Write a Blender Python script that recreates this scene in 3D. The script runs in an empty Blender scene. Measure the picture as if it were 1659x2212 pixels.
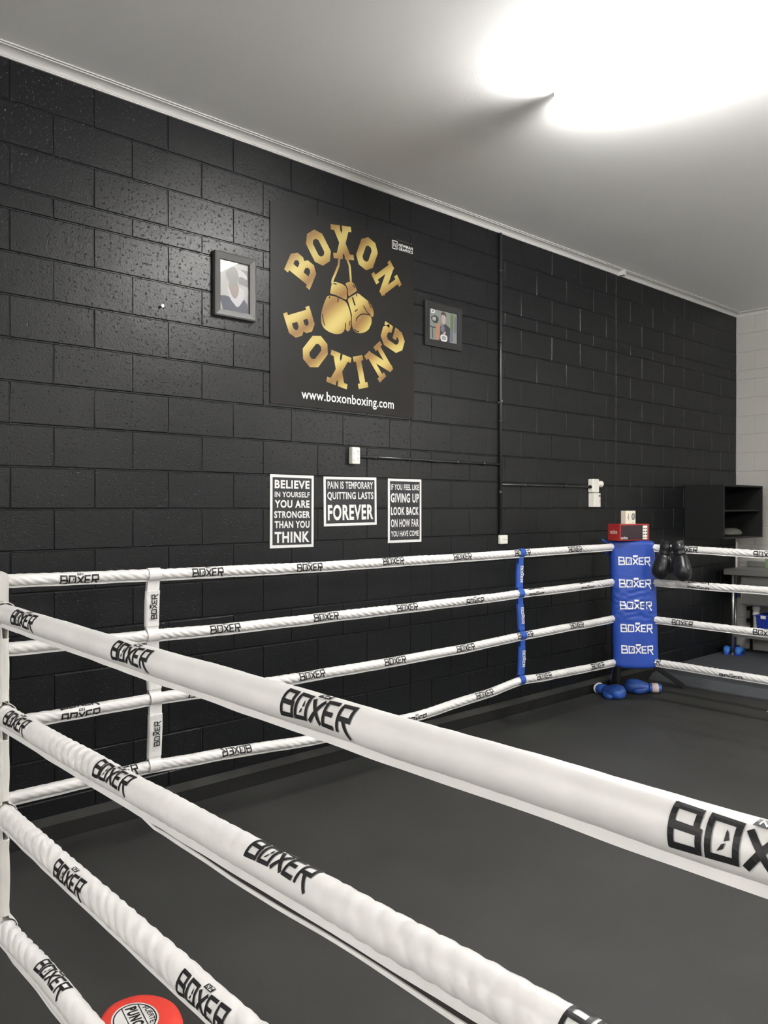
import bpy, bmesh, math, random
from mathutils import Vector, Matrix, noise

S = bpy.context.scene
COL = S.collection
PI = math.pi
random.seed(7)

# ------------------------------------------------------------------ camera
# X runs along the black block wall, Y = 0 is its face (the room is Y < 0), Z is up
cam_data = bpy.data.cameras.new('camera')
cam = bpy.data.objects.new('camera', cam_data)
COL.objects.link(cam)
cam_data.sensor_fit = 'VERTICAL'
cam_data.sensor_height = 24.0
cam_data.lens = 1735.42 * 24.0 / 2212.0
cam_data.clip_start = 0.02
yaw, pitch = 0.73641, -0.005652
fw = Vector((math.sin(yaw) * math.cos(pitch), math.cos(yaw) * math.cos(pitch), math.sin(pitch)))
rt = Vector((math.cos(yaw), -math.sin(yaw), 0))
up = rt.cross(fw)
M = Matrix((rt, up, -fw)).transposed().to_4x4()
M.translation = Vector((-1.42467, -3.94364, 1.60788))
cam.matrix_world = M
S.camera = cam

# ------------------------------------------------------------------ view, world, light levels
S.view_settings.view_transform = 'Standard'
S.view_settings.look = 'None'
S.view_settings.exposure = 2.55
S.view_settings.gamma = 1.0
S.view_settings.use_curve_mapping = False
LAMP = 44.0           # emission of the near batten's diffuser
LAMP_FILL = 36.0       # unseen battens added as fill light
world = bpy.data.worlds.new('world')
S.world = world
world.use_nodes = True
world.node_tree.nodes['Background'].inputs[0].default_value = (1.0, 0.98, 0.95, 1)
world.node_tree.nodes['Background'].inputs[1].default_value = 0.05
S.cycles.max_bounces = 8
S.cycles.diffuse_bounces = 5
S.cycles.glossy_bounces = 4

CEIL = 3.735
CORNER_X, CORNER_Y = 4.42, -0.44      # blue corner
LEFT_X = -0.65                        # plane of the near ropes
FRONT_Y = -5.54
MAT = 0.03                            # top of the ring mat


# ------------------------------------------------------------------ materials
def mat(name, color, rough=0.5, spec=0.5, metal=0.0, coat=0.0, bump=None, var=None, emit=None):
    m = bpy.data.materials.new(name)
    m.use_nodes = True
    nt = m.node_tree
    b = nt.nodes['Principled BSDF']
    b.inputs['Base Color'].default_value = (*color, 1)
    b.inputs['Roughness'].default_value = rough
    b.inputs['Specular IOR Level'].default_value = spec
    b.inputs['Metallic'].default_value = metal
    b.inputs['Coat Weight'].default_value = coat
    tc = nt.nodes.new('ShaderNodeTexCoord')
    if var:
        scale, amount = var
        n = nt.nodes.new('ShaderNodeTexNoise')
        n.inputs['Scale'].default_value = scale
        n.inputs['Detail'].default_value = 5
        nt.links.new(tc.outputs['Object'], n.inputs['Vector'])
        r = nt.nodes.new('ShaderNodeValToRGB')
        r.color_ramp.elements[0].position = 0.3
        r.color_ramp.elements[1].position = 0.7
        r.color_ramp.elements[0].color = (*[c * (1 - amount) for c in color], 1)
        r.color_ramp.elements[1].color = (*[min(1, c * (1 + amount)) for c in color], 1)
        nt.links.new(n.outputs['Fac'], r.inputs['Fac'])
        nt.links.new(r.outputs['Color'], b.inputs['Base Color'])
    if bump:
        scale, strength, dist = bump
        n = nt.nodes.new('ShaderNodeTexNoise')
        n.inputs['Scale'].default_value = scale
        n.inputs['Detail'].default_value = 4
        nt.links.new(tc.outputs['Object'], n.inputs['Vector'])
        bp = nt.nodes.new('ShaderNodeBump')
        bp.inputs['Strength'].default_value = strength
        bp.inputs['Distance'].default_value = dist
        nt.links.new(n.outputs['Fac'], bp.inputs['Height'])
        nt.links.new(bp.outputs['Normal'], b.inputs['Normal'])
    if emit:
        b.inputs['Emission Color'].default_value = (*emit[0], 1)
        b.inputs['Emission Strength'].default_value = emit[1]
    return m


def block_paint(name, color, rough, spec, pit):
    """Painted concrete block: rolling surface with sharp little pits."""
    m = mat(name, color, rough, spec)
    nt = m.node_tree
    b = nt.nodes['Principled BSDF']
    tc = nt.nodes.new('ShaderNodeTexCoord')
    n1 = nt.nodes.new('ShaderNodeTexNoise')
    n1.inputs['Scale'].default_value = 95
    n1.inputs['Detail'].default_value = 3
    n2 = nt.nodes.new('ShaderNodeTexNoise')
    n2.inputs['Scale'].default_value = 4.5
    n2.inputs['Detail'].default_value = 3
    vo = nt.nodes.new('ShaderNodeTexNoise')
    vo.inputs['Scale'].default_value = 62
    vo.inputs['Detail'].default_value = 2
    for n in (n1, n2, vo):
        nt.links.new(tc.outputs['Object'], n.inputs['Vector'])
    # pits where the fine noise drops low, gathered in patches by the coarse one
    pr = nt.nodes.new('ShaderNodeMapRange')
    pr.inputs['From Min'].default_value = 0.26
    pr.inputs['From Max'].default_value = 0.40
    nt.links.new(vo.outputs['Fac'], pr.inputs['Value'])
    ma = nt.nodes.new('ShaderNodeMath'); ma.operation = 'MULTIPLY'
    nt.links.new(n1.outputs['Fac'], ma.inputs[0]); ma.inputs[1].default_value = 0.55
    mb_ = nt.nodes.new('ShaderNodeMath'); mb_.operation = 'MULTIPLY_ADD'
    nt.links.new(pr.outputs['Result'], mb_.inputs[0]); mb_.inputs[1].default_value = pit
    nt.links.new(ma.outputs[0], mb_.inputs[2])
    mc = nt.nodes.new('ShaderNodeMath'); mc.operation = 'MULTIPLY_ADD'
    nt.links.new(n2.outputs['Fac'], mc.inputs[0]); mc.inputs[1].default_value = 1.2
    nt.links.new(mb_.outputs[0], mc.inputs[2])
    bp = nt.nodes.new('ShaderNodeBump')
    bp.inputs['Strength'].default_value = 0.55
    bp.inputs['Distance'].default_value = 0.0035
    nt.links.new(mc.outputs[0], bp.inputs['Height'])
    nt.links.new(bp.outputs['Normal'], b.inputs['Normal'])
    return m


def gold_print(name):
    """Printed metallic-look gradient: diagonal bands of pale gold and bronze."""
    m = mat(name, (0.55, 0.38, 0.08), 0.45, 0.4)
    nt = m.node_tree
    b = nt.nodes['Principled BSDF']
    tc = nt.nodes.new('ShaderNodeTexCoord')
    mp = nt.nodes.new('ShaderNodeMapping')
    mp.inputs['Rotation'].default_value = (0, math.radians(38), 0)
    w = nt.nodes.new('ShaderNodeTexWave')
    w.wave_type = 'BANDS'
    w.bands_direction = 'Z'
    w.inputs['Scale'].default_value = 1.55
    w.inputs['Distortion'].default_value = 1.6
    w.inputs['Detail'].default_value = 0
    w.inputs['Detail Scale'].default_value = 1.5
    r = nt.nodes.new('ShaderNodeValToRGB')
    e = r.color_ramp.elements
    e[0].position = 0.0; e[0].color = (0.20, 0.105, 0.026, 1)
    e[1].position = 1.0; e[1].color = (0.42, 0.335, 0.105, 1)
    k = e.new(0.55); k.color = (0.33, 0.23, 0.055, 1)
    nt.links.new(tc.outputs['Object'], mp.inputs['Vector'])
    nt.links.new(mp.outputs['Vector'], w.inputs['Vector'])
    nt.links.new(w.outputs['Fac'], r.inputs['Fac'])
    nt.links.new(r.outputs['Color'], b.inputs['Base Color'])
    return m


def glass_pane(name):
    m = bpy.data.materials.new(name)
    m.use_nodes = True
    nt = m.node_tree
    nt.nodes.remove(nt.nodes['Principled BSDF'])
    out = nt.nodes['Material Output']
    t = nt.nodes.new('ShaderNodeBsdfTransparent')
    g = nt.nodes.new('ShaderNodeBsdfGlossy')
    g.inputs['Roughness'].default_value = 0.02
    f = nt.nodes.new('ShaderNodeFresnel')
    f.inputs['IOR'].default_value = 1.5
    x = nt.nodes.new('ShaderNodeMixShader')
    nt.links.new(f.outputs[0], x.inputs[0])
    nt.links.new(t.outputs[0], x.inputs[1])
    nt.links.new(g.outputs[0], x.inputs[2])
    nt.links.new(x.outputs[0], out.inputs['Surface'])
    return m


def mat_rubber(name, color):
    """Dark rubber ring mat: fine raised chequer and cloudy scuffing."""
    m = mat(name, color, 0.62, 0.35, var=(1.3, 0.16))
    nt = m.node_tree
    b = nt.nodes['Principled BSDF']
    tc = nt.nodes.new('ShaderNodeTexCoord')
    mp = nt.nodes.new('ShaderNodeMapping')
    mp.inputs['Rotation'].default_value = (0, 0, PI / 4)
    ck = nt.nodes.new('ShaderNodeTexChecker')
    ck.inputs['Scale'].default_value = 70
    n = nt.nodes.new('ShaderNodeTexNoise')
    n.inputs['Scale'].default_value = 260
    ad = nt.nodes.new('ShaderNodeMath'); ad.operation = 'MULTIPLY_ADD'
    ad.inputs[1].default_value = 0.35
    bp = nt.nodes.new('ShaderNodeBump')
    bp.inputs['Strength'].default_value = 0.35
    bp.inputs['Distance'].default_value = 0.0012
    nt.links.new(tc.outputs['Object'], mp.inputs['Vector'])
    nt.links.new(mp.outputs['Vector'], ck.inputs['Vector'])
    nt.links.new(tc.outputs['Object'], n.inputs['Vector'])
    nt.links.new(ck.outputs['Fac'], ad.inputs[0])
    nt.links.new(n.outputs['Fac'], ad.inputs[2])
    nt.links.new(ad.outputs[0], bp.inputs['Height'])
    nt.links.new(bp.outputs['Normal'], b.inputs['Normal'])
    return m


def vinyl(name, color, rough=0.42):
    return mat(name, color, rough, 0.45, bump=(130, 0.10, 0.0015), var=(9, 0.045))


M_BLACKWALL = block_paint('black_block_paint', (0.0070, 0.0079, 0.0085), 0.36, 0.25, 1.0)
M_WHITEWALL = block_paint('white_block_paint', (0.42, 0.41, 0.385), 0.6, 0.3, 0.3)
M_PLAINWALL = mat('plain_wall_paint', (0.78, 0.77, 0.75), 0.7)
M_CEIL = mat('ceiling_paint', (0.92, 0.915, 0.905), 0.85, 0.2, bump=(300, 0.05, 0.001))
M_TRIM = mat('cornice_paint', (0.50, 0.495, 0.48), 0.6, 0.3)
M_FLOOR = mat('floor_paint', (0.045, 0.046, 0.046), 0.6, 0.4, var=(3, 0.2), bump=(60, 0.2, 0.002))
M_NIB = mat('upstand_paint', (0.006, 0.006, 0.006), 0.6, 0.25)
M_NIBTOP = mat('upstand_top_grey', (0.034, 0.034, 0.032), 0.7, 0.3, var=(4, 0.35))  # top strip, a lighter grey than the upstand's front
M_MAT = mat_rubber("ring_mat_rubber", (0.027, 0.027, 0.0255))
M_PLAT = mat('platform_carpet', (0.062, 0.068, 0.074), 0.75, 0.3, var=(6, 0.15), bump=(400, 0.3, 0.002))
M_WVINYL = vinyl('white_vinyl', (0.61, 0.602, 0.59))
M_WVINYL2 = vinyl('aged_white_vinyl', (0.56, 0.55, 0.52))
M_BVINYL = vinyl('blue_vinyl', (0.017, 0.055, 0.30), 0.36)
M_BWEB = mat('blue_webbing', (0.02, 0.07, 0.32), 0.6, 0.3, bump=(500, 0.3, 0.001))
M_INK = mat('black_print', (0.012, 0.012, 0.013), 0.5, 0.3)
M_WINK = mat('white_print', (0.66, 0.66, 0.65), 0.5, 0.3)
M_VELCRO = mat('dark_velcro', (0.03, 0.026, 0.025), 0.9, 0.1)
M_BSTEEL = mat('black_steel', (0.010, 0.010, 0.011), 0.55, 0.3)
M_PANEL = mat('black_sign_panel', (0.010, 0.0088, 0.0082), 0.5, 0.2)
M_GOLD = gold_print('gold_print')
M_SIGNBLACK = mat('poster_black', (0.022, 0.022, 0.024), 0.55, 0.35)
M_SIGNWHITE = mat('poster_white', (0.62, 0.62, 0.61), 0.55, 0.3)
M_FRAME = mat('black_frame_lacquer', (0.05, 0.049, 0.047), 0.34, 0.8)
M_DARKFRAME = mat('matt_black_frame', (0.016, 0.016, 0.016), 0.6, 0.3)
M_GLASS = glass_pane('picture_glass')
M_PLASTIC = mat('white_plastic', (0.70, 0.68, 0.62), 0.4, 0.4)
M_PLASTIC_D = mat('grey_plastic', (0.12, 0.12, 0.12), 0.5, 0.4)
M_CONDUIT = mat('black_painted_conduit', (0.018, 0.019, 0.019), 0.33, 0.5)
M_RED = mat('red_plastic', (0.30, 0.022, 0.020), 0.45, 0.4)
M_REDPAD = mat('red_leather', (0.62, 0.045, 0.030), 0.5, 0.4, bump=(220, 0.15, 0.001))
M_SCREEN = mat('dark_red_screen', (0.022, 0.010, 0.014), 0.35, 0.4)
M_CREAM = mat('cream_card', (0.60, 0.57, 0.47), 0.6, 0.3)
M_GLOVEBLK = mat('black_glossy_leather', (0.008, 0.008, 0.010), 0.30, 0.4, bump=(40, 0.35, 0.005))
M_GLOVEBLU = mat('blue_leather', (0.024, 0.085, 0.36), 0.38, 0.5, bump=(60, 0.15, 0.003))
M_CAB = mat('black_cabinet_board', (0.010, 0.0105, 0.0105), 0.55, 0.25)
M_STEEL = mat('brushed_steel', (0.42, 0.42, 0.40), 0.38, 0.5, metal=0.9, bump=(90, 0.08, 0.001))
M_PVC = mat('white_pipe_plastic', (0.66, 0.65, 0.60), 0.4, 0.4)
M_BLUEPLAS = mat('blue_plastic', (0.015, 0.035, 0.28), 0.4, 0.4)
M_SHOE = mat('blue_shoe_fabric', (0.03, 0.15, 0.48), 0.6, 0.3)
M_GREEN = mat('green_sponge', (0.17, 0.24, 0.14), 0.8, 0.2)
M_SPLASH = mat('grey_tile', (0.16, 0.165, 0.15), 0.5, 0.4)
M_BATTEN = mat('white_batten_metal', (0.80, 0.80, 0.80), 0.4, 0.4)
M_DIFF = mat('lit_diffuser', (0.9, 0.9, 0.9), 0.5, 0.3, emit=((1.0, 0.985, 0.955), LAMP))
M_DIFF2 = mat('fill_diffuser', (0.9, 0.9, 0.9), 0.5, 0.3, emit=((1.0, 0.975, 0.94), LAMP_FILL))
M_CAPEND = mat('translucent_cap', (0.85, 0.85, 0.85), 0.4, 0.4, emit=((1.0, 0.985, 0.955), 0.25))


# ------------------------------------------------------------------ mesh helpers
class MB:
    """Collects verts/faces (with a material slot per face) for ONE mesh object."""
    def __init__(self):
        self.v = []; self.f = []; self.m = []; self.mats = []

    def slot(self, m):
        if m not in self.mats:
            self.mats.append(m)
        return self.mats.index(m)

    def add(self, vs, fs, m):
        o = len(self.v); k = self.slot(m)
        self.v += [tuple(p) for p in vs]
        for f in fs:
            self.f.append(tuple(i + o for i in f)); self.m.append(k)

    def box(self, a, b, m, T=None):
        (x0, y0, z0), (x1, y1, z1) = a, b
        vs = [Vector(p) for p in ((x0, y0, z0), (x1, y0, z0), (x1, y1, z0), (x0, y1, z0),
                                  (x0, y0, z1), (x1, y0, z1), (x1, y1, z1), (x0, y1, z1))]
        if T: vs = [T @ p for p in vs]
        self.add(vs, [(0, 3, 2, 1), (4, 5, 6, 7), (0, 1, 5, 4), (1, 2, 6, 5), (2, 3, 7, 6), (3, 0, 4, 7)], m)

    def tube(self, pts, r, m, n=10, cap=True):
        pts = [Vector(p) for p in pts]
        rings = []
        prev = None
        for i, p in enumerate(pts):
            d = (pts[min(i + 1, len(pts) - 1)] - pts[max(i - 1, 0)]).normalized()
            if prev is None:
                a = Vector((0, 0, 1)) if abs(d.z) < 0.9 else Vector((1, 0, 0))
                u = d.cross(a).normalized()
            else:
                u = (prev - d * prev.dot(d)).normalized()
            prev = u
            w = d.cross(u)
            rr = r[i] if isinstance(r, (list, tuple)) else r
            rings.append([p + (u * math.cos(t) + w * math.sin(t)) * rr for t in [2 * PI * k / n for k in range(n)]])
        vs = [q for ring in rings for q in ring]
        fs = []
        for i in range(len(rings) - 1):
            for k in range(n):
                a, b = i * n + k, i * n + (k + 1) % n
                fs.append((a, b, b + n, a + n))
        if cap:
            fs.append(tuple(reversed(range(n))))
            fs.append(tuple(range(len(vs) - n, len(vs))))
        self.add(vs, fs, m)

    def loft(self, rings, m, cap=True):
        n = len(rings[0])
        vs = [q for ring in rings for q in ring]
        fs = []
        for i in range(len(rings) - 1):
            for k in range(n):
                a, b = i * n + k, i * n + (k + 1) % n
                fs.append((a, b, b + n, a + n))
        if cap:
            fs.append(tuple(reversed(range(n))))
            fs.append(tuple(range(len(vs) - n, len(vs))))
        self.add(vs, fs, m)

    def build(self, name, parent=None, smooth=False, bevel=0.0, subdiv=0, solid=0.0, seg=2):
        me = bpy.data.meshes.new(name)
        me.from_pydata(self.v, [], self.f)
        for m in self.mats:
            me.materials.append(m)
        for p, k in zip(me.polygons, self.m):
            p.material_index = k
            p.use_smooth = smooth
        me.update()
        o = bpy.data.objects.new(name, me)
        COL.objects.link(o)
        if parent: o.parent = parent
        if solid:
            s = o.modifiers.new('thickness', 'SOLIDIFY'); s.thickness = solid; s.offset = 0
        if bevel:
            b = o.modifiers.new('bevel', 'BEVEL'); b.width = bevel; b.segments = seg
            b.limit_method = 'ANGLE'; b.angle_limit = math.radians(40)
        if subdiv:
            s = o.modifiers.new('subdivision', 'SUBSURF'); s.levels = subdiv; s.render_levels = subdiv
        return o


def tag(o, label, cat, group=None, kind=None):
    o['label'] = label; o['category'] = cat
    if group: o['group'] = group
    if kind: o['kind'] = kind
    return o


def thing(name, loc, label, cat, group=None, rotz=0.0):
    o = bpy.data.objects.new(name, None)
    o.empty_display_size = 0.1
    COL.objects.link(o)
    o.location = loc; o.rotation_euler = (0, 0, rotz)
    return tag(o, label, cat, group)


def struct(o):
    o['kind'] = 'structure'
    return o


def shift(o, loc):
    """Give a mesh built in world coordinates under a root its root-relative place."""
    o.data.transform(Matrix.Translation(-Vector(loc)))
    return o


# ------------------------------------------------------------------ 2D stroke shapes (lettering and marks)
def stroke(pts, t, closed=False, cap=0.0):
    """Quads that draw a mitred stroke of thickness t along 2D points."""
    P = [Vector((p[0], p[1])) for p in pts]
    n = len(P)
    if cap and not closed:
        P[0] = P[0] - (P[1] - P[0]).normalized() * cap
        P[-1] = P[-1] + (P[-1] - P[-2]).normalized() * cap
    L, R = [], []
    for i in range(n):
        if closed or 0 < i < n - 1:
            d0 = (P[i] - P[i - 1]).normalized(); d1 = (P[(i + 1) % n] - P[i]).normalized()
        elif i == 0:
            d0 = d1 = (P[1] - P[0]).normalized()
        else:
            d0 = d1 = (P[-1] - P[-2]).normalized()
        n0 = Vector((-d0.y, d0.x)); n1 = Vector((-d1.y, d1.x))
        b = (n0 + n1)
        b = b.normalized() if b.length > 1e-6 else n0
        k = t / 2 / max(0.35, b.dot(n0))
        L.append(P[i] + b * k); R.append(P[i] - b * k)
    q = []
    for i in range(n if closed else n - 1):
        j = (i + 1) % n
        q.append((tuple(R[i]), tuple(R[j]), tuple(L[j]), tuple(L[i])))
    return q


def rect(x0, y0, x1, y1):
    return [((x0, y0), (x1, y0), (x1, y1), (x0, y1))]


def boxer_logo():
    """The five tall angular letters with the little badge above the third, unit height, width 4.6."""
    t = 0.17
    q = []
    q += stroke([(0.02, 0.93), (0.74, 0.93), (0.74, 0.55)], t)
    q += stroke([(0.075, 1.0), (0.075, 0.0)], t)
    q += stroke([(0.08, 0.51), (0.82, 0.49), (0.82, 0.075), (0.02, 0.075)], t)
    q += stroke([(1.07, 0.07), (1.07, 0.93), (1.78, 0.93), (1.78, 0.07)], t, True)
    q += [((1.30, 0.22), (1.46, 0.30), (1.52, 0.44), (1.42, 0.40)), ((1.47, 0.46), (1.60, 0.52), (1.56, 0.66), (1.50, 0.74))]
    q += stroke([(2.02, 0.90), (2.74, 0.0)], t * 1.1)
    q += stroke([(2.74, 0.90), (2.02, 0.0)], t * 1.1)
    q += stroke([(3.58, 0.93), (2.93, 0.93), (2.93, 0.07), (3.58, 0.07)], t)
    q += stroke([(2.95, 0.49), (3.46, 0.49)], t)
    q += stroke([(3.80, 0.0), (3.80, 0.93), (4.50, 0.93), (4.50, 0.47), (3.80, 0.47)], t)
    q += stroke([(4.12, 0.45), (4.56, -0.12)], t)
    out = []
    for quad in q:
        o = []
        for (x, y) in quad:
            k = 1 + 0.10 * abs(x - 2.35)
            o.append(((x - 2.35), (y - 0.5) * k))
        out.append(tuple(o))
    badge = [((-0.34, 0.56), (0.36, 0.56), (0.42, 0.86), (-0.28, 0.86))]
    letters = stroke([(-0.20, 0.63), (-0.16, 0.80), (-0.02, 0.63), (0.02, 0.80)], 0.045)
    letters += stroke([(0.12, 0.80), (0.32, 0.80), (0.10, 0.63), (0.30, 0.63)], 0.045)
    return out + badge, letters


LOGO, LOGO_NZ = boxer_logo()


def put_quads(mb, quads, scale, fn, m, step=0.006, off=0.0):
    """Map 2D quads through fn(u, v, lift) onto a surface, finely enough to follow it."""
    for n_q, q in enumerate(quads):
        lift = off + 0.00007 * (n_q % 9)      # overlapping strokes never share a plane
        a, b, c, d = [Vector(p) * scale for p in q]
        nu = max(1, int(math.ceil(max((b - a).length, (c - d).length) / step)))
        nv = max(1, int(math.ceil(max((d - a).length, (c - b).length) / step)))
        vs, fs = [], []
        for i in range(nu + 1):
            for j in range(nv + 1):
                s, t = i / nu, j / nv
                p = (a * (1 - s) + b * s) * (1 - t) + (d * (1 - s) + c * s) * t
                vs.append(fn(p.x, p.y, lift))
        for i in range(nu):
            for j in range(nv):
                k = i * (nv + 1) + j
                fs.append((k, k + nv + 1, k + nv + 2, k + 1))
        mb.add(vs, fs, m)


def text_mesh(body, width=None, height=None, bold=0.0, align='CENTER'):
    """Verts/faces of lettering from Blender's built-in font, fitted to width x height, centred."""
    cu = bpy.data.curves.new('lettering_tmp', 'FONT')
    cu.body = body
    cu.align_x = 'CENTER'
    cu.resolution_u = 4
    cu.offset = bold
    cu.space_character = 1 + 3.6 * bold
    ob = bpy.data.objects.new('lettering_tmp', cu)
    COL.objects.link(ob)
    bpy.context.view_layer.update()
    dg = bpy.context.evaluated_depsgraph_get()
    me = bpy.data.meshes.new_from_object(ob.evaluated_get(dg))
    vs = [v.co.copy() for v in me.vertices]
    fs = [tuple(p.vertices) for p in me.polygons]
    bpy.data.objects.remove(ob)
    bpy.data.curves.remove(cu)
    bpy.data.meshes.remove(me)
    x0, x1 = min(v.x for v in vs), max(v.x for v in vs)
    y0, y1 = min(v.y for v in vs), max(v.y for v in vs)
    sx = width / (x1 - x0) if width else None
    sy = height / (y1 - y0) if height else None
    sx = sx or sy; sy = sy or sx
    return [((v.x - (x0 + x1) / 2) * sx, (v.y - (y0 + y1) / 2) * sy) for v in vs], fs


def flat_text(mb, body, fn, m, width=None, height=None, bold=0.0, cx=0.0, cy=0.0, rot=0.0):
    vs, fs = text_mesh(body, width, height, bold)
    c, s = math.cos(rot), math.sin(rot)
    mb.add([fn(cx + x * c - y * s, cy + x * s + y * c) for x, y in vs], fs, m)


def on_wall(y):
    """2D (x, z) -> a point lying on a plane parallel to the black wall."""
    return lambda u, v, off=0.0: (u, y - off, v)


# ------------------------------------------------------------------ the room
def block_wall(name, mats, courses, joints, length0, length1, gaps, ztop, to_world, plane_back):
    """Coursed block wall: bevelled block faces with recessed joints, one mesh."""
    mb = MB()
    m = mats
    bev, dep = 0.0045, 0.0045
    for i in range(len(courses) - 1):
        z0, z1 = courses[i], min(courses[i + 1], ztop)
        if z1 <= z0: continue
        xs = joints(i)
        for a, b in zip(xs[:-1], xs[1:]):
            jit = [random.uniform(-0.0012, 0.0012) for _ in range(4)]
            ga, gb = (0.006 if a in gaps else 0.0015), (0.006 if b in gaps else 0.0015)
            x0, x1 = a + ga, b - gb
            za, zb = z0 + 0.0022, z1 - 0.0022
            w = random.uniform(-0.0007, 0.0007)
            outer = [(x0, dep, za), (x1, dep, za), (x1, dep, zb), (x0, dep, zb)]
            inner = [(x0 + bev * .7 + jit[0], w, za + bev + jit[1]), (x1 - bev * .7 + jit[2], w, za + bev + jit[3]),
                     (x1 - bev * .7 + jit[1], w, zb - bev + jit[2]), (x0 + bev * .7 + jit[3], w, zb - bev + jit[0])]
            vs = [to_world(*p) for p in outer + inner]
            mb.add(vs, [(4, 5, 6, 7), (0, 1, 5, 4), (1, 2, 6, 5), (2, 3, 7, 6), (3, 0, 4, 7)], m)
    c = [to_world(length0, dep, 0), to_world(length1, dep, 0), to_world(length1, dep, ztop), to_world(length0, dep, ztop),
         to_world(length0, plane_back, 0), to_world(length1, plane_back, 0), to_world(length1, plane_back, ztop), to_world(length0, plane_back, ztop)]
    mb.add(c, [(0, 1, 2, 3), (5, 4, 7, 6), (0, 4, 5, 1), (3, 2, 6, 7), (0, 3, 7, 4), (1, 5, 6, 2)], m)
    return struct(mb.build(name))


X0, X1, Y1 = -6.2, 7.375, -8.6
course = [0.0] + [round(0.2 * k, 3) for k in range(1, 16)] + [3.1, 3.3, 3.5, 3.7, 3.9]
CTRL = [2.392, 4.953]


def back_joints(i):
    odd = (i % 2 == 0)          # course 9 (1.8 to 2.0) has its joints at whole multiples of 0.4
    def run(a, b, half):
        xs = [a]
        k = math.ceil((a + 0.08) / 0.4 - (0.5 if half else 0))
        while True:
            x = round(0.4 * k + (0.2 if half else 0.0), 3)
            if x > b - 0.08: break
            if x > a + 0.08: xs.append(x)
            k += 1
        return xs
    h = odd
    return run(X0, CTRL[0], h) + run(CTRL[0], CTRL[1], not h) + run(CTRL[1], X1, h) + [X1]


block_wall('wall_back', M_BLACKWALL, course, back_joints, X0, X1, CTRL, 3.76,
           lambda x, y, z: (x, y, z), 0.15)


def right_joints(i):
    xs = [Y1] + [round(Y1 + 0.4 * k + (0.2 if i % 2 else 0.0), 3) for k in range(1, 40)]
    return [x for x in xs if x < -0.08] + [0.0]


block_wall('wall_right', M_WHITEWALL, course, right_joints, Y1, 0.0, [], 3.76,
           lambda x, y, z: (X1 + y, x, z), 0.15)

mb = MB(); mb.box((X0 - 0.15, Y1, 0), (X0, 0.0, 3.76), M_PLAINWALL); struct(mb.build('wall_left'))
mb = MB(); mb.box((X0, Y1 - 0.15, 0), (X1, Y1, 3.76), M_PLAINWALL); struct(mb.build('wall_front'))
mb = MB(); mb.box((X0 - 0.15, Y1 - 0.15, CEIL), (X1 + 0.15, 0.15, CEIL + 0.1), M_CEIL); struct(mb.build('ceiling'))
mb = MB(); mb.box((X0 - 0.15, Y1 - 0.15, -0.1), (X1 + 0.15, 0.15, 0.0), M_FLOOR); struct(mb.build('floor'))


def cornice(name, a, b, along_x):
    """Stepped scotia between wall and ceiling."""
    d = 0.046; p = 0.066
    prof = [(0, 0), (-0.009, 0), (-0.010, 0.006)]
    for k in range(9):
        t = k / 8 * PI / 2
        prof.append((-0.012 - (p - 0.026) * (1 - math.cos(t)), 0.007 + (d - 0.018) * math.sin(t)))
    prof += [(-p + 0.012, d - 0.011), (-p + 0.010, d - 0.006), (-p, d - 0.006), (-p, d), (0, d)]
    z = CEIL - d
    mb = MB()
    def P(o, h, s):
        return (s, o, z + h) if along_x else (X1 + o, s, z + h)
    n = len(prof)
    vs = [P(o, h, a) for o, h in prof] + [P(o, h, b) for o, h in prof]
    fs = [(i, (i + 1) % n, n + (i + 1) % n, n + i) for i in range(n)] + [tuple(range(n)), tuple(range(2 * n - 1, n - 1, -1))]
    mb.add(vs, fs, M_TRIM)
    return mb


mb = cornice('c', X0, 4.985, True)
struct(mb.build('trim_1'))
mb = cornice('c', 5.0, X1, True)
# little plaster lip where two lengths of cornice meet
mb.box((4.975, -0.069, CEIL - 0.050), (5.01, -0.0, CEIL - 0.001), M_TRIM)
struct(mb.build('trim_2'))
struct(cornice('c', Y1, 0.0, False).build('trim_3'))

# low concrete upstand along the foot of the black wall
mb = MB()
prof = [(0.0, 0.0), (-0.075, 0.0), (-0.062, 0.097), (-0.004, 0.120), (0.0, 0.120)]
n = len(prof)
vs = [(X0, o, z) for o, z in prof] + [(5.55, o, z) for o, z in prof]
faces = [(i, i + n, (i + 1) % n + n, (i + 1) % n) for i in range(n)]
mb.add(vs, [f for i, f in enumerate(faces) if i != 2] + [tuple(range(n)), tuple(range(2 * n - 1, n - 1, -1))], M_NIB)
mb.add(vs, [faces[2]], M_NIBTOP)
struct(mb.build('baseboard_back'))

# ------------------------------------------------------------------ ring mat and the raised carpet platform beyond it
mb = MB(); mb.box((-1.06, FRONT_Y - 0.45, 0.0005), (5.30, -0.0775, MAT), M_MAT)
tag(mb.build('ring_mat', bevel=0.006), 'dark grey rubber mat covering the floor inside the ropes', 'mat')

mb = MB()
PX = 5.50
vs = []
for y in (-7.9, -0.015):
    vs += [(5.40, y, 0.0), (5.40, y, 0.016), (5.495, y, 0.066), (5.515, y, 0.060), (5.53, y, 0.07), (X1 - 0.003, y, 0.07), (X1 - 0.003, y, 0.0)]
n = 7
mb.add(vs, [(i, (i + 1) % n, n + (i + 1) % n, n + i) for i in range(n)] + [tuple(reversed(range(n))), tuple(range(n, 2 * n))], M_PLAT)
tag(mb.build('floor_platform'), 'low grey carpeted platform with a sloping edge, right of the ring', 'platform')


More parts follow.
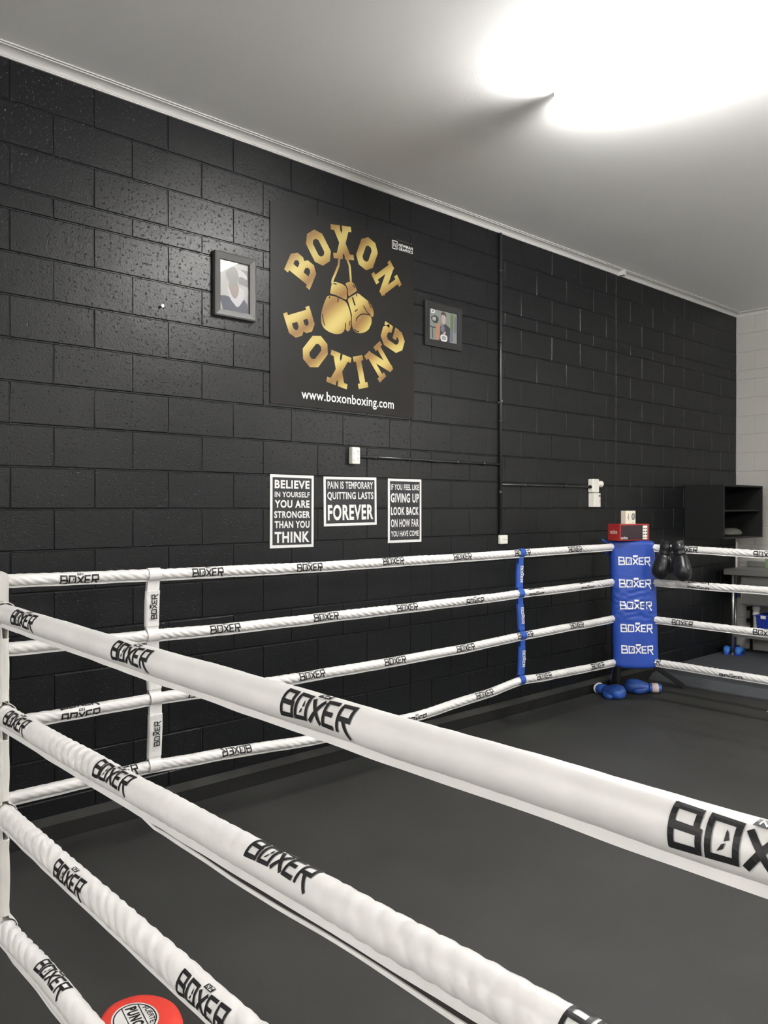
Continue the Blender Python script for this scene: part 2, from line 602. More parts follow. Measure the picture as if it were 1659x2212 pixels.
# ------------------------------------------------------------------ ceiling lights
def batten(loc, label, diffuser, group, drop=0.0):
    t = thing('ceiling_light', loc, label, 'ceiling light', group)
    L = 1.5
    mb = MB(); mb.box((-0.030, -L, -drop - 0.036), (0.030, 0, -drop), M_BATTEN)
    mb.build('batten_body', t, bevel=0.002)
    prof = [(-0.040, -0.034), (-0.046, -0.074), (-0.022, -0.102), (0.022, -0.102), (0.046, -0.074), (0.040, -0.034)]
    prof = [(x, z - drop) for x, z in prof]
    mb = MB(); mb.loft([[(x, y, z) for x, z in prof] for y in (-0.014, -L + 0.014)], diffuser)
    mb.build('diffuser', t)
    for y0, y1 in ((-0.013, 0.0), (-L, -L + 0.013)):
        mb = MB(); mb.loft([[(x * 1.02, y, z - 0.0005) for x, z in prof] for y in (y1, y0)], M_CAPEND)
        mb.build('end_cap', t, bevel=0.002)
    if drop:
        for y in (-0.25, -L + 0.25):
            mb = MB(); mb.tube([(0, y, -drop), (0, y, 0)], 0.006, M_BATTEN, 8)
            mb.build('hanging_rod', t)
    return t


G_L = 'ceiling battens'
batten((2.015, -1.475, CEIL), 'long white fluorescent batten glowing on the ceiling at upper right', M_DIFF, G_L)
G_OFF = 'added fill battens'
L_OFF = 'batten added as fill light, hung from the ceiling outside the picture'
for bx, by in ((2.015, -5.6), (5.9, -4.3), (-4.9, -1.2), (-4.0, -6.9)):  # unseen lamps added to brighten the ceiling and ropes
    batten((bx, by, CEIL), L_OFF, M_DIFF2, G_OFF, 0.45 if bx < 0 else 0.8)


# ------------------------------------------------------------------ ring ropes
def lerp_table(tab, s):
    if s <= tab[0][0]: return tab[0][1]
    for (a, va), (b, vb) in zip(tab[:-1], tab[1:]):
        if s <= b:
            t = (s - a) / (b - a)
            t = t * t * (3 - 2 * t) * 0.6 + t * 0.4
            return va + (vb - va) * t
    return tab[-1][1]


class Rope:
    """A padded rope sleeve. s runs in the reading direction seen from the viewer's side."""
    def __init__(self, side, fixed, s0, s1, ztab, r, wr, seed, twist=1, calm=(), period=0.034, fade=None):
        self.side, self.fixed, self.s0, self.s1 = side, fixed, s0, s1
        self.ztab, self.r, self.wr, self.seed, self.twist, self.calm = ztab, r, wr, seed, twist, calm
        self.period, self.fade = period, fade

    def centre(self, s):
        z = lerp_table(self.ztab, s)
        z += 0.0018 * noise.noise(Vector((s * 4.0, self.seed, 0.3)))
        o = 0.002 * noise.noise(Vector((s * 3.0, self.seed, 7.7)))
        if self.side == 'wall': return Vector((s, self.fixed + o, z))
        return Vector((self.fixed + o, -s, z))          # s counts towards -Y

    def out(self):
        return Vector((0, -1, 0)) if self.side == 'wall' else Vector((-1, 0, 0))

    def radius(self, s, th):
        a = self.wr
        if a > 0:
            patch = 0.35 + 0.65 * max(0.0, min(1.0, 0.5 + 1.4 * noise.noise(Vector((s * 2.3, self.seed * 1.7, 2.1)))))
            if self.fade: patch *= lerp_table(self.fade, s)
            for c, w in self.calm:
                patch *= 1 - 0.75 * math.exp(-((s - c) / w) ** 2)
            ph = self.twist * th + 2.2 * noise.noise(Vector((s * 6.0, self.seed, math.cos(th) * 0.7)))
            f = math.sin(PI * s / self.period + ph)
            g = math.sin(PI * s / (self.period * 0.55) + 2 * self.twist * th + 3.1 * noise.noise(Vector((s * 5.0, self.seed + 9, math.sin(th)))))
            ridge = abs(f) * 0.75 + abs(g) * 0.25 - 0.62       # soft rolls parted by sharp creases
            low = 0.78 + 0.22 * (0.5 - 0.5 * math.sin(th))
            w = a * patch * low * ridge
        else:
            w = 0.0
        w += 0.035 * noise.noise(Vector((s * 9.0, math.cos(th) * 0.9, math.sin(th) * 0.9 + self.seed)))
        return self.r * (1 + w)

    def surf(self, s, th, lift=0.0):
        r = self.radius(s, th) + lift
        return self.centre(s) + self.out() * (math.cos(th) * r) + Vector((0, 0, math.sin(th) * r))

    def build(self, label, group, logos, step, nth, hem=0.012, hem_th=-1.25, loose=None):
        mid = self.centre((self.s0 + self.s1) / 2)
        t = thing('ring_rope', mid, label, 'rope', group)
        mb = MB()
        N = int((self.s1 - self.s0) / step)
        rings = []
        for i in range(N + 1):
            s = self.s0 + (self.s1 - self.s0) * i / N
            rings.append([self.surf(s, 2 * PI * k / nth) for k in range(nth)])
        mb.loft(rings, M_WVINYL)
        shift(mb.build('padded_sleeve', t, smooth=True), mid)
        for (s, th0, ln, flip) in logos:
            lb = MB()
            sc = ln / 4.6
            def fn(u, v, off, s=s, th0=th0, flip=flip):
                if flip: u, v = -u, -v
                return self.surf(s + u, th0 + v / self.r, 0.0014 + off)
            put_quads(lb, LOGO, sc, fn, M_INK, 0.007)
            if ln > 0.1:
                put_quads(lb, LOGO_NZ, sc, fn, M_WINK, 0.006, 0.0005)
            shift(lb.build('printed_logo', t), mid)
        if hem:
            self.strip(t, mid, 0.0, hem, hem_th, M_WVINYL, 'stitched_hem', step * 2)
        if loose:
            a, b, drop = loose
            self.strip(t, mid, hem * 0.6, 0.0055 + hem * 0.4, hem_th, M_VELCRO, 'velcro_strip', step * 2, a, b, drop * 0.7, 0.003)
            self.strip(t, mid, hem + 0.0025, 0.0065, hem_th, M_WVINYL, 'loose_hem', step * 2, a, b, drop)
        return t

    def strip(self, t, mid, start, h, th, m, name, step, a=None, b=None, drop=0.0, inset=0.0):
        """A flat band hanging off the underside of the sleeve, from start to start + h below it."""
        a = self.s0 if a is None else a
        b = self.s1 if b is None else b
        mb = MB(); N = max(4, int((b - a) / step)); vs = []; fs = []
        d = (self.out() * math.cos(th) * 0.3 + Vector((0, 0, math.sin(th)))).normalized()
        n_ = self.out() * 0.0014
        for i in range(N + 1):
            s = a + (b - a) * i / N
            w = 0.0014 * noise.noise(Vector((s * 9, self.seed, 4.2)))
            e = max(0.0, min(1.0, min(s - a, b - s) / 0.12)) if drop else 1.0
            wave = max(0.0, 0.25 + 1.3 * noise.noise(Vector((s * 3.2, self.seed, 1.1)))) * 0.011 * drop
            st = (start + wave) * e - 0.003
            r = self.r * (1 + 0.03 * noise.noise(Vector((s * 9.0, 0.3, self.seed))))
            c = self.centre(s) + self.out() * (math.cos(th) * r) + Vector((0, 0, math.sin(th) * r)) - self.out() * inset
            p0, p1 = c + d * st, c + d * (st + h + w + 0.003 * (start == 0.0))
            vs += [p0 + n_, p1 + n_, p1 - n_, p0 - n_]
        for i in range(N):
            k = 4 * i
            for j in range(4):
                fs.append((k + j, k + (j + 1) % 4, k + 4 + (j + 1) % 4, k + 4 + j))
        fs += [(3, 2, 1, 0), (4 * N, 4 * N + 1, 4 * N + 2, 4 * N + 3)]
        mb.add(vs, fs, m)
        shift(mb.build(name, t, smooth=False), mid)


G_R = 'padded ring ropes'
WL, NL = 0.170, 0.175
wall_tabs = {
    1: [(-0.55, 1.312), (-0.33, 1.305), (0.56, 1.291), (1.3, 1.284), (2.44, 1.287), (3.05, 1.291), (3.73, 1.295), (4.35, 1.297)],
    2: [(-0.55, 1.026), (-0.09, 1.019), (0.29, 1.012), (0.69, 1.003), (1.33, 1.003), (2.0, 1.002), (2.7, 1.004), (3.05, 1.010), (3.4, 1.010), (4.35, 1.016)],
    3: [(-0.55, 0.722), (-0.15, 0.714), (0.29, 0.716), (0.8, 0.700), (1.23, 0.693), (1.85, 0.692), (2.47, 0.697), (3.05, 0.714), (3.72, 0.719), (4.35, 0.726)],
    4: [(-0.55, 0.408), (-0.32, 0.403), (0.26, 0.403), (0.56, 0.388), (1.3, 0.341), (2.02, 0.335), (2.66, 0.367), (3.04, 0.404), (3.31, 0.392), (4.0, 0.378), (4.35, 0.374)]}
wall_logos = {
    1: [(-0.055, -0.35), (0.575, 0.0), (1.193, 0.0), (1.810, 0.3), (2.416, 0.25), (3.034, 0.1), (3.660, 0.1)],
    2: [(0.060, -2.6), (0.672, 0.15), (1.307, 0.2), (1.924, 0.2), (2.536, -0.35), (3.192, -1.1), (3.192, 1.75), (3.824, -1.1), (3.824, 1.75)],
    3: [(-0.050, -0.6), (-0.050, 1.9), (0.553, 0.0), (1.211, 0.3), (1.825, 0.3), (2.446, 0.25), (3.066, 0.3), (3.685, 0.35)],
    4: [(0.126, 0.5), (0.732, 0.45), (1.400, -2.6), (2.000, -0.6), (2.634, 0.35), (3.280, 0.4), (3.963, 0.3)]}
for k in (1, 2, 3, 4):
    r = Rope('wall', CORNER_Y, -0.60, 4.34, wall_tabs[k], 0.0248, (0, 0.36, 0.40, 0.32, 0.32)[k], 3.1 * k, 3, [(s_, 0.10) for s_, _ in wall_logos[k]], 0.048)
    lg = [(s, th, WL, k == 4 and abs(s - 0.732) < 0.01) for s, th in wall_logos[k]]
    r.build({1: 'top white padded rope stretched along the black block wall',
             2: 'second white padded rope from the top along the black wall',
             3: 'third white padded rope from the top along the black wall',
             4: 'lowest white padded rope along the black wall, sagging midway'}[k], G_R, lg, 0.0055, 32, 0.008, -1.2)

near_tabs = {
    1: [(0.5, 1.300), (1.4, 1.289), (2.3, 1.284), (3.7, 1.284), (5.5, 1.290)],
    2: [(0.5, 1.0), (1.4, 0.984), (2.2, 0.990), (2.9, 0.999), (3.4, 1.003), (5.5, 1.0)],
    3: [(0.5, 0.70), (1.4, 0.684), (2.05, 0.684), (2.6, 0.678), (5.5, 0.69)],
    4: [(0.5, 0.38), (1.4, 0.338), (1.75, 0.350), (2.2, 0.345), (5.5, 0.37)]}
near_logos = {
    1: [(1.632, 0.40), (2.310, 0.40), (2.962, 0.44), (3.632, 0.36)],
    2: [(1.560, 0.65), (2.205, 0.75), (2.850, 1.22), (3.495, 1.28)],
    3: [(1.960, 0.38), (2.610, 0.36)],
    4: [(1.800, 1.30)]}
for k in (1, 2, 3, 4):
    r = Rope('near', LEFT_X, 0.60, 5.44, near_tabs[k], 0.0288, (0.0, 0.03, 0.26, 0.28, 0.30)[k], 11.3 + 2.7 * k,
             (1, 1, 1, 2, 2)[k], [(s, 0.11) for s, _ in near_logos[k]], (0, .06, .040, .052, .05)[k],
             [(1.9, 1.0), (2.4, 0.75), (3.0, 0.42), (3.6, 0.4)] if k == 2 else None)
    lg = [(s, th, NL, False) for s, th in near_logos[k]]
    r.build({1: 'top white padded rope crossing the foreground, thickest and closest',
             2: 'second white padded rope from the top in the foreground, wrinkled with loose hem',
             3: 'third white padded rope from the top at lower left foreground',
             4: 'lowest foreground rope at bottom left, white with open dark seam'}[k], G_R, lg, 0.0045, 40,
            (0, 0.0115, 0.0145, 0.010, 0.010)[k], (0, -1.22, -1.15, -1.0, -0.85)[k],
            {1: None, 2: (2.28, 5.3, 0.9), 3: None, 4: (1.42, 5.3, 0.45)}[k])

right_tabs = {1: [(0.5, 1.291), (1.0, 1.288), (1.5, 1.277), (2.6, 1.270), (5.5, 1.29)],
              2: [(0.5, 1.018), (0.75, 1.016), (1.5, 1.020), (5.5, 1.0)],
              3: [(0.5, 0.722), (0.8, 0.722), (1.5, 0.717), (5.5, 0.70)],
              4: [(0.5, 0.388), (0.8, 0.387), (1.5, 0.383), (5.5, 0.38)]}
right_logos = {1: [(0.96, 0.0), (1.548, -0.1)], 2: [(1.05, -1.2), (1.05, 1.6)], 3: [(0.925, 0.0), (1.545, 0.0)], 4: [(0.66, 0.5), (1.30, -0.9)]}
for k in (1, 2, 3, 4):
    r = Rope('right', CORNER_X, 0.54, 5.44, right_tabs[k], 0.0255, 0.42 if k != 3 else 0.34, 31.7 + 1.9 * k, 3, [(s_, 0.10) for s_, _ in right_logos[k]], 0.050)
    lg = [(s, th, WL, False) for s, th in right_logos[k]]
    r.build({1: 'top white rope right of the blue corner pad, black gloves hang on it',
             2: 'second white rope from the top right of the blue corner pad',
             3: 'third white rope from the top right of the blue corner pad',
             4: 'lowest white rope right of the blue corner pad, twisted print'}[k], G_R, lg, 0.0055, 32, 0.008, -1.15)


# ------------------------------------------------------------------ vertical rope spacers
def spacer(side, fixed, s, ztabs, rr, w, m, label, logo_mat, lean=0.0, sleeve_skip=(), up_text=True):
    zs = [lerp_table(ztabs[k], s) for k in (1, 2, 3, 4)]
    out = Vector((0, -1, 0)) if side == 'wall' else Vector((-1, 0, 0))
    al = Vector((1, 0, 0)) if side == 'wall' else Vector((0, -1, 0))
    base = Vector((s, fixed, 0)) if side == 'wall' else Vector((fixed, -s, 0))
    def shear(z):
        return al * (lean * math.sin((z - 0.4) * 7.0))
    def P(a, o, z):
        return base + al * a + out * o + Vector((0, 0, z)) + shear(z)
    t = thing('rope_spacer', base + Vector((0, 0, zs[3])), label, 'rope spacer', 'vertical rope spacers')
    org = base + Vector((0, 0, zs[3]))
    R = rr + 0.0055
    front = [(0.0, zs[0] + R)]
    for i, z in enumerate(zs):
        for k in range(1 if i == 0 else 0, 9):
            a = PI / 2 - PI * k / 8 if i == 0 else PI * 0.40 - PI * 0.80 * k / 8
            if i == 3: a = PI * 0.40 - PI * 0.90 * k / 8
            if i == 0: a = PI / 2 - PI * 0.90 * k / 8
            front.append((R * math.cos(a), z + R * math.sin(a)))
        if i < 3:
            front.append((0.008, z - 0.075)); front.append((0.006, (z + zs[i + 1]) / 2)); front.append((0.008, zs[i + 1] + 0.06))
    front.append((0.0, zs[3] - R))
    mb = MB()
    for sgn in (1, -1):
        vs, fs = [], []
        for o, z in front:
            q = 0.0015 * noise.noise(Vector((z * 13, s, sgn)))
            vs += [P(-w / 2 + q, o * sgn, z), P(w / 2 + q, o * sgn, z)]
        for i in range(len(front) - 1):
            fs.append((2 * i, 2 * i + 1, 2 * i + 3, 2 * i + 2))
        mb.add(vs, fs, m)
    shift(mb.build('webbing_loop', t, solid=0.0022), org)
    for i in range(3):
        if i in sleeve_skip: continue
        za, zb = zs[i] - 0.075, zs[i + 1] + 0.042
        mb = MB(); hw = w / 2 + 0.005
        rings = []
        K = 9
        for k in range(K):
            z = za + (zb - za) * k / (K - 1)
            e = 0.011 + 0.004 * math.sin(PI * k / (K - 1)) + (0.003 if k in (0, K - 1) else 0)
            j = 0.0018 * noise.noise(Vector((z * 11, s, 5.0)))
            sec = []
            for q in range(16):
                a = 2 * PI * q / 16
                ca, sa = math.cos(a), math.sin(a)
                sec.append(P(j + hw * math.copysign(abs(ca) ** 0.35, ca), e * math.copysign(abs(sa) ** 0.7, sa), z))
            rings.append(sec)
        mb.loft(rings, m)
        sl = shift(mb.build('printed_sleeve', t, smooth=False, bevel=0.0015), org)
        lb = MB()
        zc = (za + zb) / 2 + 0.01
        sc = 0.115 / 4.6
        def fn(u, v, off):
            if up_text: return P(-v + 0.004, 0.0168 + off, zc + u)
            return P(v + 0.004, 0.0168 + off, zc - u)
        put_quads(lb, LOGO, sc, fn, logo_mat, 0.01)
        shift(lb.build('printed_logo', sl), org)
    return t


spacer('wall', CORNER_Y, 0.296, wall_tabs, 0.0248, 0.060, M_WVINYL,
       'white strap spacer tying the wall ropes together, left of centre', M_INK, 0.008)
spacer('wall', CORNER_Y, 3.035, wall_tabs, 0.0248, 0.052, M_BWEB,
       'blue strap spacer tying the wall ropes together near the blue corner', M_WINK, 0.014, (), False)
spacer('near', LEFT_X, 1.362, near_tabs, 0.0288, 0.070, M_WVINYL2,
       'white strap spacer at the left edge on the foreground ropes', M_INK, 0.0)


# ------------------------------------------------------------------ corner posts and pads
def corner_post(x, y, cx, cy, heights, label, braces=()):
    """Square steel post a little outside the ring corner (cx, cy), with turnbuckles reaching in to it."""
    t = thing('corner_post', (x, y, MAT), label, 'ring post', 'ring corner posts')
    mb = MB(); mb.box((-0.030, -0.030, 0.008), (0.030, 0.030, 1.31), M_BSTEEL)
    mb.build('upright', t, bevel=0.004)
    mb = MB(); mb.box((-0.045, -0.045, 0.0), (0.045, 0.045, 0.010), M_BSTEEL)
    mb.build('base_plate', t, bevel=0.002)
    d = Vector((cx - x, cy - y, 0)); L = d.length; d.normalize()
    for h in heights:
        mb = MB()
        mb.tube([d * 0.02 + Vector((0, 0, h)), d * (L * 0.3) + Vector((0, 0, h))], 0.007, M_BSTEEL, 8)
        mb.tube([d * (L * 0.3) + Vector((0, 0, h)), d * (L * 0.72) + Vector((0, 0, h))], 0.013, M_BSTEEL, 8)
        mb.tube([d * (L * 0.72) + Vector((0, 0, h)), d * (L - 0.03) + Vector((0, 0, h))], 0.007, M_BSTEEL, 8)
        mb.build('turnbuckle', t)
    for dx, dy, h, foot in braces:
        mb = MB()
        a = Vector((0.03, -0.03, h)); b = Vector((dx, dy, foot))
        v = (b - a).normalized(); sd = v.cross(Vector((0, 0, 1))).normalized() * 0.022; un = sd.cross(v).normalized() * 0.02
        mb.loft([[a + sd + un, a - sd + un, a - sd - un, a + sd - un], [b + sd + un, b - sd + un, b - sd - un, b + sd - un]], M_BSTEEL)
        mb.build('brace', t, bevel=0.003)
    return t


HS = (1.26, 0.98, 0.69, 0.35)
corner_post(4.765, -0.125, CORNER_X, CORNER_Y, HS, 'black steel ring post with a slanting brace, behind the blue corner pad', [(0.455, -0.38, 0.40, 0.018)])
corner_post(LEFT_X - 0.3, -0.145, LEFT_X, CORNER_Y, HS, 'black steel ring post behind the white pad, outside the left edge')
corner_post(CORNER_X + 0.3, FRONT_Y - 0.3, CORNER_X, FRONT_Y, HS, 'black steel ring post far right, outside the picture')
corner_post(LEFT_X - 0.3, FRONT_Y - 0.3, LEFT_X, FRONT_Y, HS, 'black steel ring post behind the viewer, outside the picture')


def corner_pad(cx, cy, ang, a, b, z0, z1, m, label, logos, lean, wrinkle, ties):
    """Fat cushion; local x across, local -y is its front; ang turns it."""
    t = thing('corner_pad', (cx, cy, z0), label, 'corner pad', 'ring corner pads', ang)
    H = z1 - z0
    NZ, NT = 90, 56
    e = 2.5
    def prof(v):
        s = min(v, H - v)
        rr = 0.032
        return 1.0 if s >= rr else 1 - 0.19 * (1 - math.sqrt(max(0.0, 1 - (1 - s / rr) ** 2)))
    def P(th, v, lift=0.0):
        k = prof(v)
        c, s = math.cos(th), math.sin(th)
        w = 0.0
        if wrinkle:
            band = math.exp(-((v - 0.52 * H) / (0.17 * H)) ** 2)
            w = wrinkle * band * (abs(math.sin(v * 62 + 1.3 * noise.noise(Vector((c * 3, v * 8, 1))) * 3)) - 0.5)
            w += 0.003 * noise.noise(Vector((c * 3, s * 3, v * 6)))
        x = (a + lift) * k * math.copysign(abs(c) ** (2 / e), c)
        y = (b + w + lift) * k * math.copysign(abs(s) ** (2 / e), s)
        return Vector((x + lean * (1 - v / H), y, v))
    mb = MB()
    rings = [[P(2 * PI * q / NT, 0) * 1.0 for q in range(NT)]]
    rings = []
    for i in range(NZ + 1):
        rings.append([P(2 * PI * q / NT, H * i / NZ) for q in range(NT)])
    mb.loft(rings, m)
    mb.build('cushion', t, smooth=True)
    for zc, u0, ln in logos:
        lb = MB()
        def fn(u, v, off):
            x = max(-0.97, min(0.97, (u + u0) / a))
            th = -math.acos(math.copysign(abs(x) ** (e / 2), x))
            return P(th, zc - z0 + v, 0.0012 + off)
        put_quads(lb, LOGO, ln / 4.6, fn, M_WINK, 0.009)
        lb.build('printed_logo', t)
    for (u, v, du, dv) in ties:
        mb = MB()
        pts = [(u + du * k / 5, b * 0.55 + 0.012 * math.sin(k), v + dv * k / 5 - 0.006 * k * (5 - k) * 0.2) for k in range(6)]
        vs, fs = [], []
        for x, y, z in pts: vs += [(x, y, z - 0.009), (x, y, z + 0.009)]
        for k in range(5): fs.append((2 * k, 2 * k + 2, 2 * k + 3, 2 * k + 1))
        mb.add(vs, fs, m)
        mb.build('tie_strap', t, solid=0.004)
    return t


ANG = -PI / 4
nx = 0.128
corner_pad(CORNER_X - nx * 0.7071, CORNER_Y - nx * 0.7071, ANG, 0.176, 0.088, 0.337, 1.347, M_BVINYL,
           'blue vinyl corner pad printed with five white logos', 
           [(1.187, 0.0, 0.245), (1.010, 0.0, 0.245), (0.838, 0.0, 0.245), (0.658, 0.0, 0.245), (0.490, 0.0, 0.245)],
           0.035, 0.011, [(-0.150, 0.985, -0.075, 0.03), (-0.150, 0.885, -0.05, 0.03), (-0.12, 0.08, -0.035, -0.2), (-0.150, 0.34, -0.05, 0.0)])
corner_pad(LEFT_X + 0.2 * 0.7071 - 0.024, CORNER_Y - 0.2 * 0.7071 + 0.004, PI / 4, 0.205, 0.10, 0.34, 1.352, M_WVINYL2,
           'white vinyl corner pad peeking in at the left edge', [], 0.0, 0.003, [])


# ------------------------------------------------------------------ things on the black wall
# big black sign with the gold emblem
PXa, PXb, PZa, PZb = 1.246, 2.420, 2.219, 3.404
mb = MB(); mb.box((PXa, -0.006, PZa), (PXb, -0.001, PZb), M_PANEL)
W0 = on_wall(-0.0065)
SLAB = {
    'O': (0.74, stroke([(.12, .27), (.26, .12), (.48, .12), (.62, .27), (.62, .73), (.48, .88), (.26, .88), (.12, .73)], .24, True)),
    'B': (0.76, stroke([(.21, 0), (.21, 1)], .25) + rect(0, 0, .3, .15) + rect(0, .85, .3, 1)
          + stroke([(.2, .9), (.50, .9), (.62, .78), (.62, .64), (.52, .53), (.2, .53)], .2)
          + stroke([(.2, .50), (.52, .50), (.65, .38), (.65, .22), (.53, .10), (.2, .10)], .2)),
    'X': (0.80, stroke([(.22, .06), (.60, .94)], .23) + stroke([(.58, .06), (.20, .94)], .23)
          + rect(0, 0, .36, .16) + rect(.44, 0, .80, .16) + rect(0, .84, .36, 1) + rect(.44, .84, .80, 1)),
    'N': (0.86, stroke([(.18, 0), (.18, 1)], .17) + stroke([(.68, 0), (.68, 1)], .17) + stroke([(.16, .96), (.70, .04)], .23)
          + rect(0, 0, .36, .15) + rect(0, .85, .30, 1) + rect(.50, .85, .86, 1)),
    'I': (0.40, stroke([(.20, 0), (.20, 1)], .22) + rect(0, 0, .40, .16) + rect(0, .84, .40, 1)),
    'G': (0.76, stroke([(.62, .62), (.62, .74), (.48, .88), (.26, .88), (.12, .73), (.12, .27), (.26, .12), (.48, .12), (.62, .27), (.62, .50)], .24)
          + rect(.38, .36, .76, .52) + rect(.62, .62, .74, .98)),
}
EC = (1.841, 2.875)
ER = 0.408
def slab(ch, deg, top_out, h=0.208):
    w, quads = SLAB[ch]
    a = math.radians(deg)
    cx, cy = EC[0] + ER * math.cos(a), EC[1] + ER * math.sin(a)
    rot = a - PI / 2 if top_out else a + PI / 2
    c, s = math.cos(rot), math.sin(rot)
    def fn(u, v, off):
        u, v = (u - w * h / 2), v - h / 2
        return W0(cx + u * c - v * s, cy + u * s + v * c, off)
    put_quads(mb, quads, h, fn, M_GOLD, 1.0, 0.0)
for ch, d in zip('BOXON', (154.8, 126.0, 97.2, 67.6, 36.6)): slab(ch, d, True)
for ch, d in zip('BOXING', (-158.3, -130.4, -101.0, -75.8, -49.3, -19.8)): slab(ch, d, False)
EMB = [
    [(1.668, 2.921), (1.647, 2.878), (1.627, 2.829), (1.619, 2.778), (1.624, 2.742), (1.642, 2.716), (1.684, 2.699), (1.738, 2.693), (1.781, 2.703), (1.805, 2.723), (1.812, 2.754), (1.815, 2.737), (1.83, 2.724), (1.847, 2.729), (1.86, 2.761), (1.863, 2.804), (1.855, 2.846), (1.836, 2.889), (1.819, 2.91), (1.781, 2.922), (1.727, 2.929), (1.695, 2.928)],
    [(1.692, 2.948), (1.706, 3.013), (1.738, 3.021), (1.792, 3.017), (1.819, 3.005), (1.829, 2.981), (1.829, 2.92), (1.759, 2.935), (1.692, 2.94)],
    [(1.811, 3.026), (1.847, 3.042), (1.88, 3.044), (1.897, 3.023), (1.912, 2.996), (1.874, 2.972), (1.838, 2.945), (1.833, 2.999)],
    [(1.841, 2.939), (1.88, 2.963), (1.919, 2.985), (1.959, 2.966), (2.005, 2.948), (2.039, 2.919), (2.054, 2.882), (2.051, 2.856), (2.039, 2.85), (2.027, 2.856), (2.036, 2.836), (2.034, 2.805), (2.01, 2.762), (1.97, 2.737), (1.925, 2.726), (1.885, 2.735), (1.869, 2.763), (1.866, 2.805), (1.869, 2.839), (1.858, 2.863), (1.841, 2.894), (1.833, 2.923)]]
def round_poly(p, k=2):
    for _ in range(k):
        q = []
        for i in range(len(p)):
            a, b = p[i], p[(i + 1) % len(p)]
            q += [(a[0] * .8 + b[0] * .2, a[1] * .8 + b[1] * .2), (a[0] * .2 + b[0] * .8, a[1] * .2 + b[1] * .8)]
        p = q
    return p
for i, p in enumerate(EMB):
    p = round_poly(p, 2)
    mb.add([W0(x, z, 0.0003 * (i % 2)) for x, z in p], [tuple(range(len(p)))], M_GOLD)
for p in ([(1.780, 3.195), (1.765, 3.167), (1.759, 3.128), (1.738, 3.082), (1.711, 3.027), (1.708, 3.005)], [(1.820, 3.20), (1.83, 3.18), (1.849, 3.146), (1.855, 3.101), (1.861, 3.035)]):
    put_quads(mb, stroke(p, 0.016), 1, W0, M_GOLD, 1.0)
LN = [[(1.902, 2.802), (1.908, 2.82), (1.925, 2.838), (1.945, 2.851), (1.97, 2.858), (2.01, 2.86), (2.028, 2.854)], [(1.965, 2.911), (1.993, 2.877), (2.022, 2.86)],
      [(1.69, 2.937), (1.738, 2.935), (1.781, 2.925), (1.829, 2.915)], [(1.829, 2.926), (1.852, 2.871), (1.863, 2.826), (1.865, 2.762)], [(1.838, 2.94), (1.914, 2.988)],
      [(1.811, 3.024), (1.83, 2.994), (1.829, 2.926)], [(1.632, 2.801), (1.637, 2.761), (1.65, 2.734)], [(1.815, 2.776), (1.812, 2.733)], [(1.852, 2.794), (1.849, 2.764)],
      [(1.757, 2.924), (1.751, 2.896)], [(1.891, 2.86), (1.916, 2.879)], [(2.008, 2.94), (2.034, 2.907)], [(1.885, 2.746), (1.902, 2.738), (1.928, 2.736)],
      [(1.69, 2.923), (1.684, 2.909)], [(1.716, 3.007), (1.743, 3.007)], [(1.877, 3.028), (1.894, 3.012)], [(1.905, 2.976), (1.909, 2.961)]]
for p in LN:
    put_quads(mb, stroke(p, 0.0072), 1, W0, M_PANEL, 1.0, 0.0008)
put_quads(mb, stroke([(1.872, 2.948), (1.894, 2.899)], 0.012), 1, W0, M_PANEL, 1.0, 0.0008)
flat_text(mb, 'www.boxonboxing.com', W0, M_WINK, width=0.762, height=0.078, bold=0.012, cx=1.852, cy=2.287)
for x, z in ((2.2415, 3.3635),):
    put_quads(mb, stroke([(x - .022, z - .026), (x - .022, z + .026), (x + .022, z + .026), (x + .022, z - .026)], 0.005, True), 1, W0, M_WINK, 1.0)
    put_quads(mb, stroke([(x - .010, z - .014), (x - .010, z + .014), (x + .010, z - .014), (x + .010, z + .014)], 0.005), 1, W0, M_WINK, 1.0)
flat_text(mb, 'NEWMAN', W0, M_WINK, width=0.132, height=0.020, bold=0.03, cx=2.344, cy=3.371)
flat_text(mb, 'GRAPHICS', W0, M_WINK, width=0.132, height=0.020, bold=0.03, cx=2.344, cy=3.346)
flat_text(mb, 'Proudly Sponsored By', W0, M_PLASTIC_D, width=0.140, height=0.012, cx=2.335, cy=3.401)
tag(mb.build('wall_sign'), 'big black square sign with gold lettering circling hanging gold boxing gloves', 'sign')


# three motivational posters
def poster(x0, x1, z0, z1, lines, label, tilt=0.0):
    mb = MB()
    cx, cz = (x0 + x1) / 2, (z0 + z1) / 2
    c, s = math.cos(tilt), math.sin(tilt)
    def F(y):
        return lambda u, v, off=0.0: (cx + u * c - v * s, y - off, cz + u * s + v * c)
    w, h = (x1 - x0) / 2, (z1 - z0) / 2
    T = Matrix.Translation((cx, 0, cz)) @ Matrix.Rotation(-tilt, 4, 'Y')
    mb.box((-w, -0.0035, -h), (w, -0.001, h), M_SIGNWHITE, T)
    b = 0.017
    f = F(-0.0039)
    mb.add([f(-w + b, -h + b), f(w - b, -h + b), f(w - b, h - b), f(-w + b, h - b)], [(0, 1, 2, 3)], M_SIGNBLACK)
    f = F(-0.0044)
    for body, yc, hh, ww in lines:
        flat_text(mb, body, f, M_SIGNWHITE, width=ww * 2 * w, height=hh * 2 * h, bold=0.034 if len(body) < 10 else 0.022, cy=h - yc * 2 * h)
    tag(mb.build('poster'), label, 'poster', 'motivational posters')


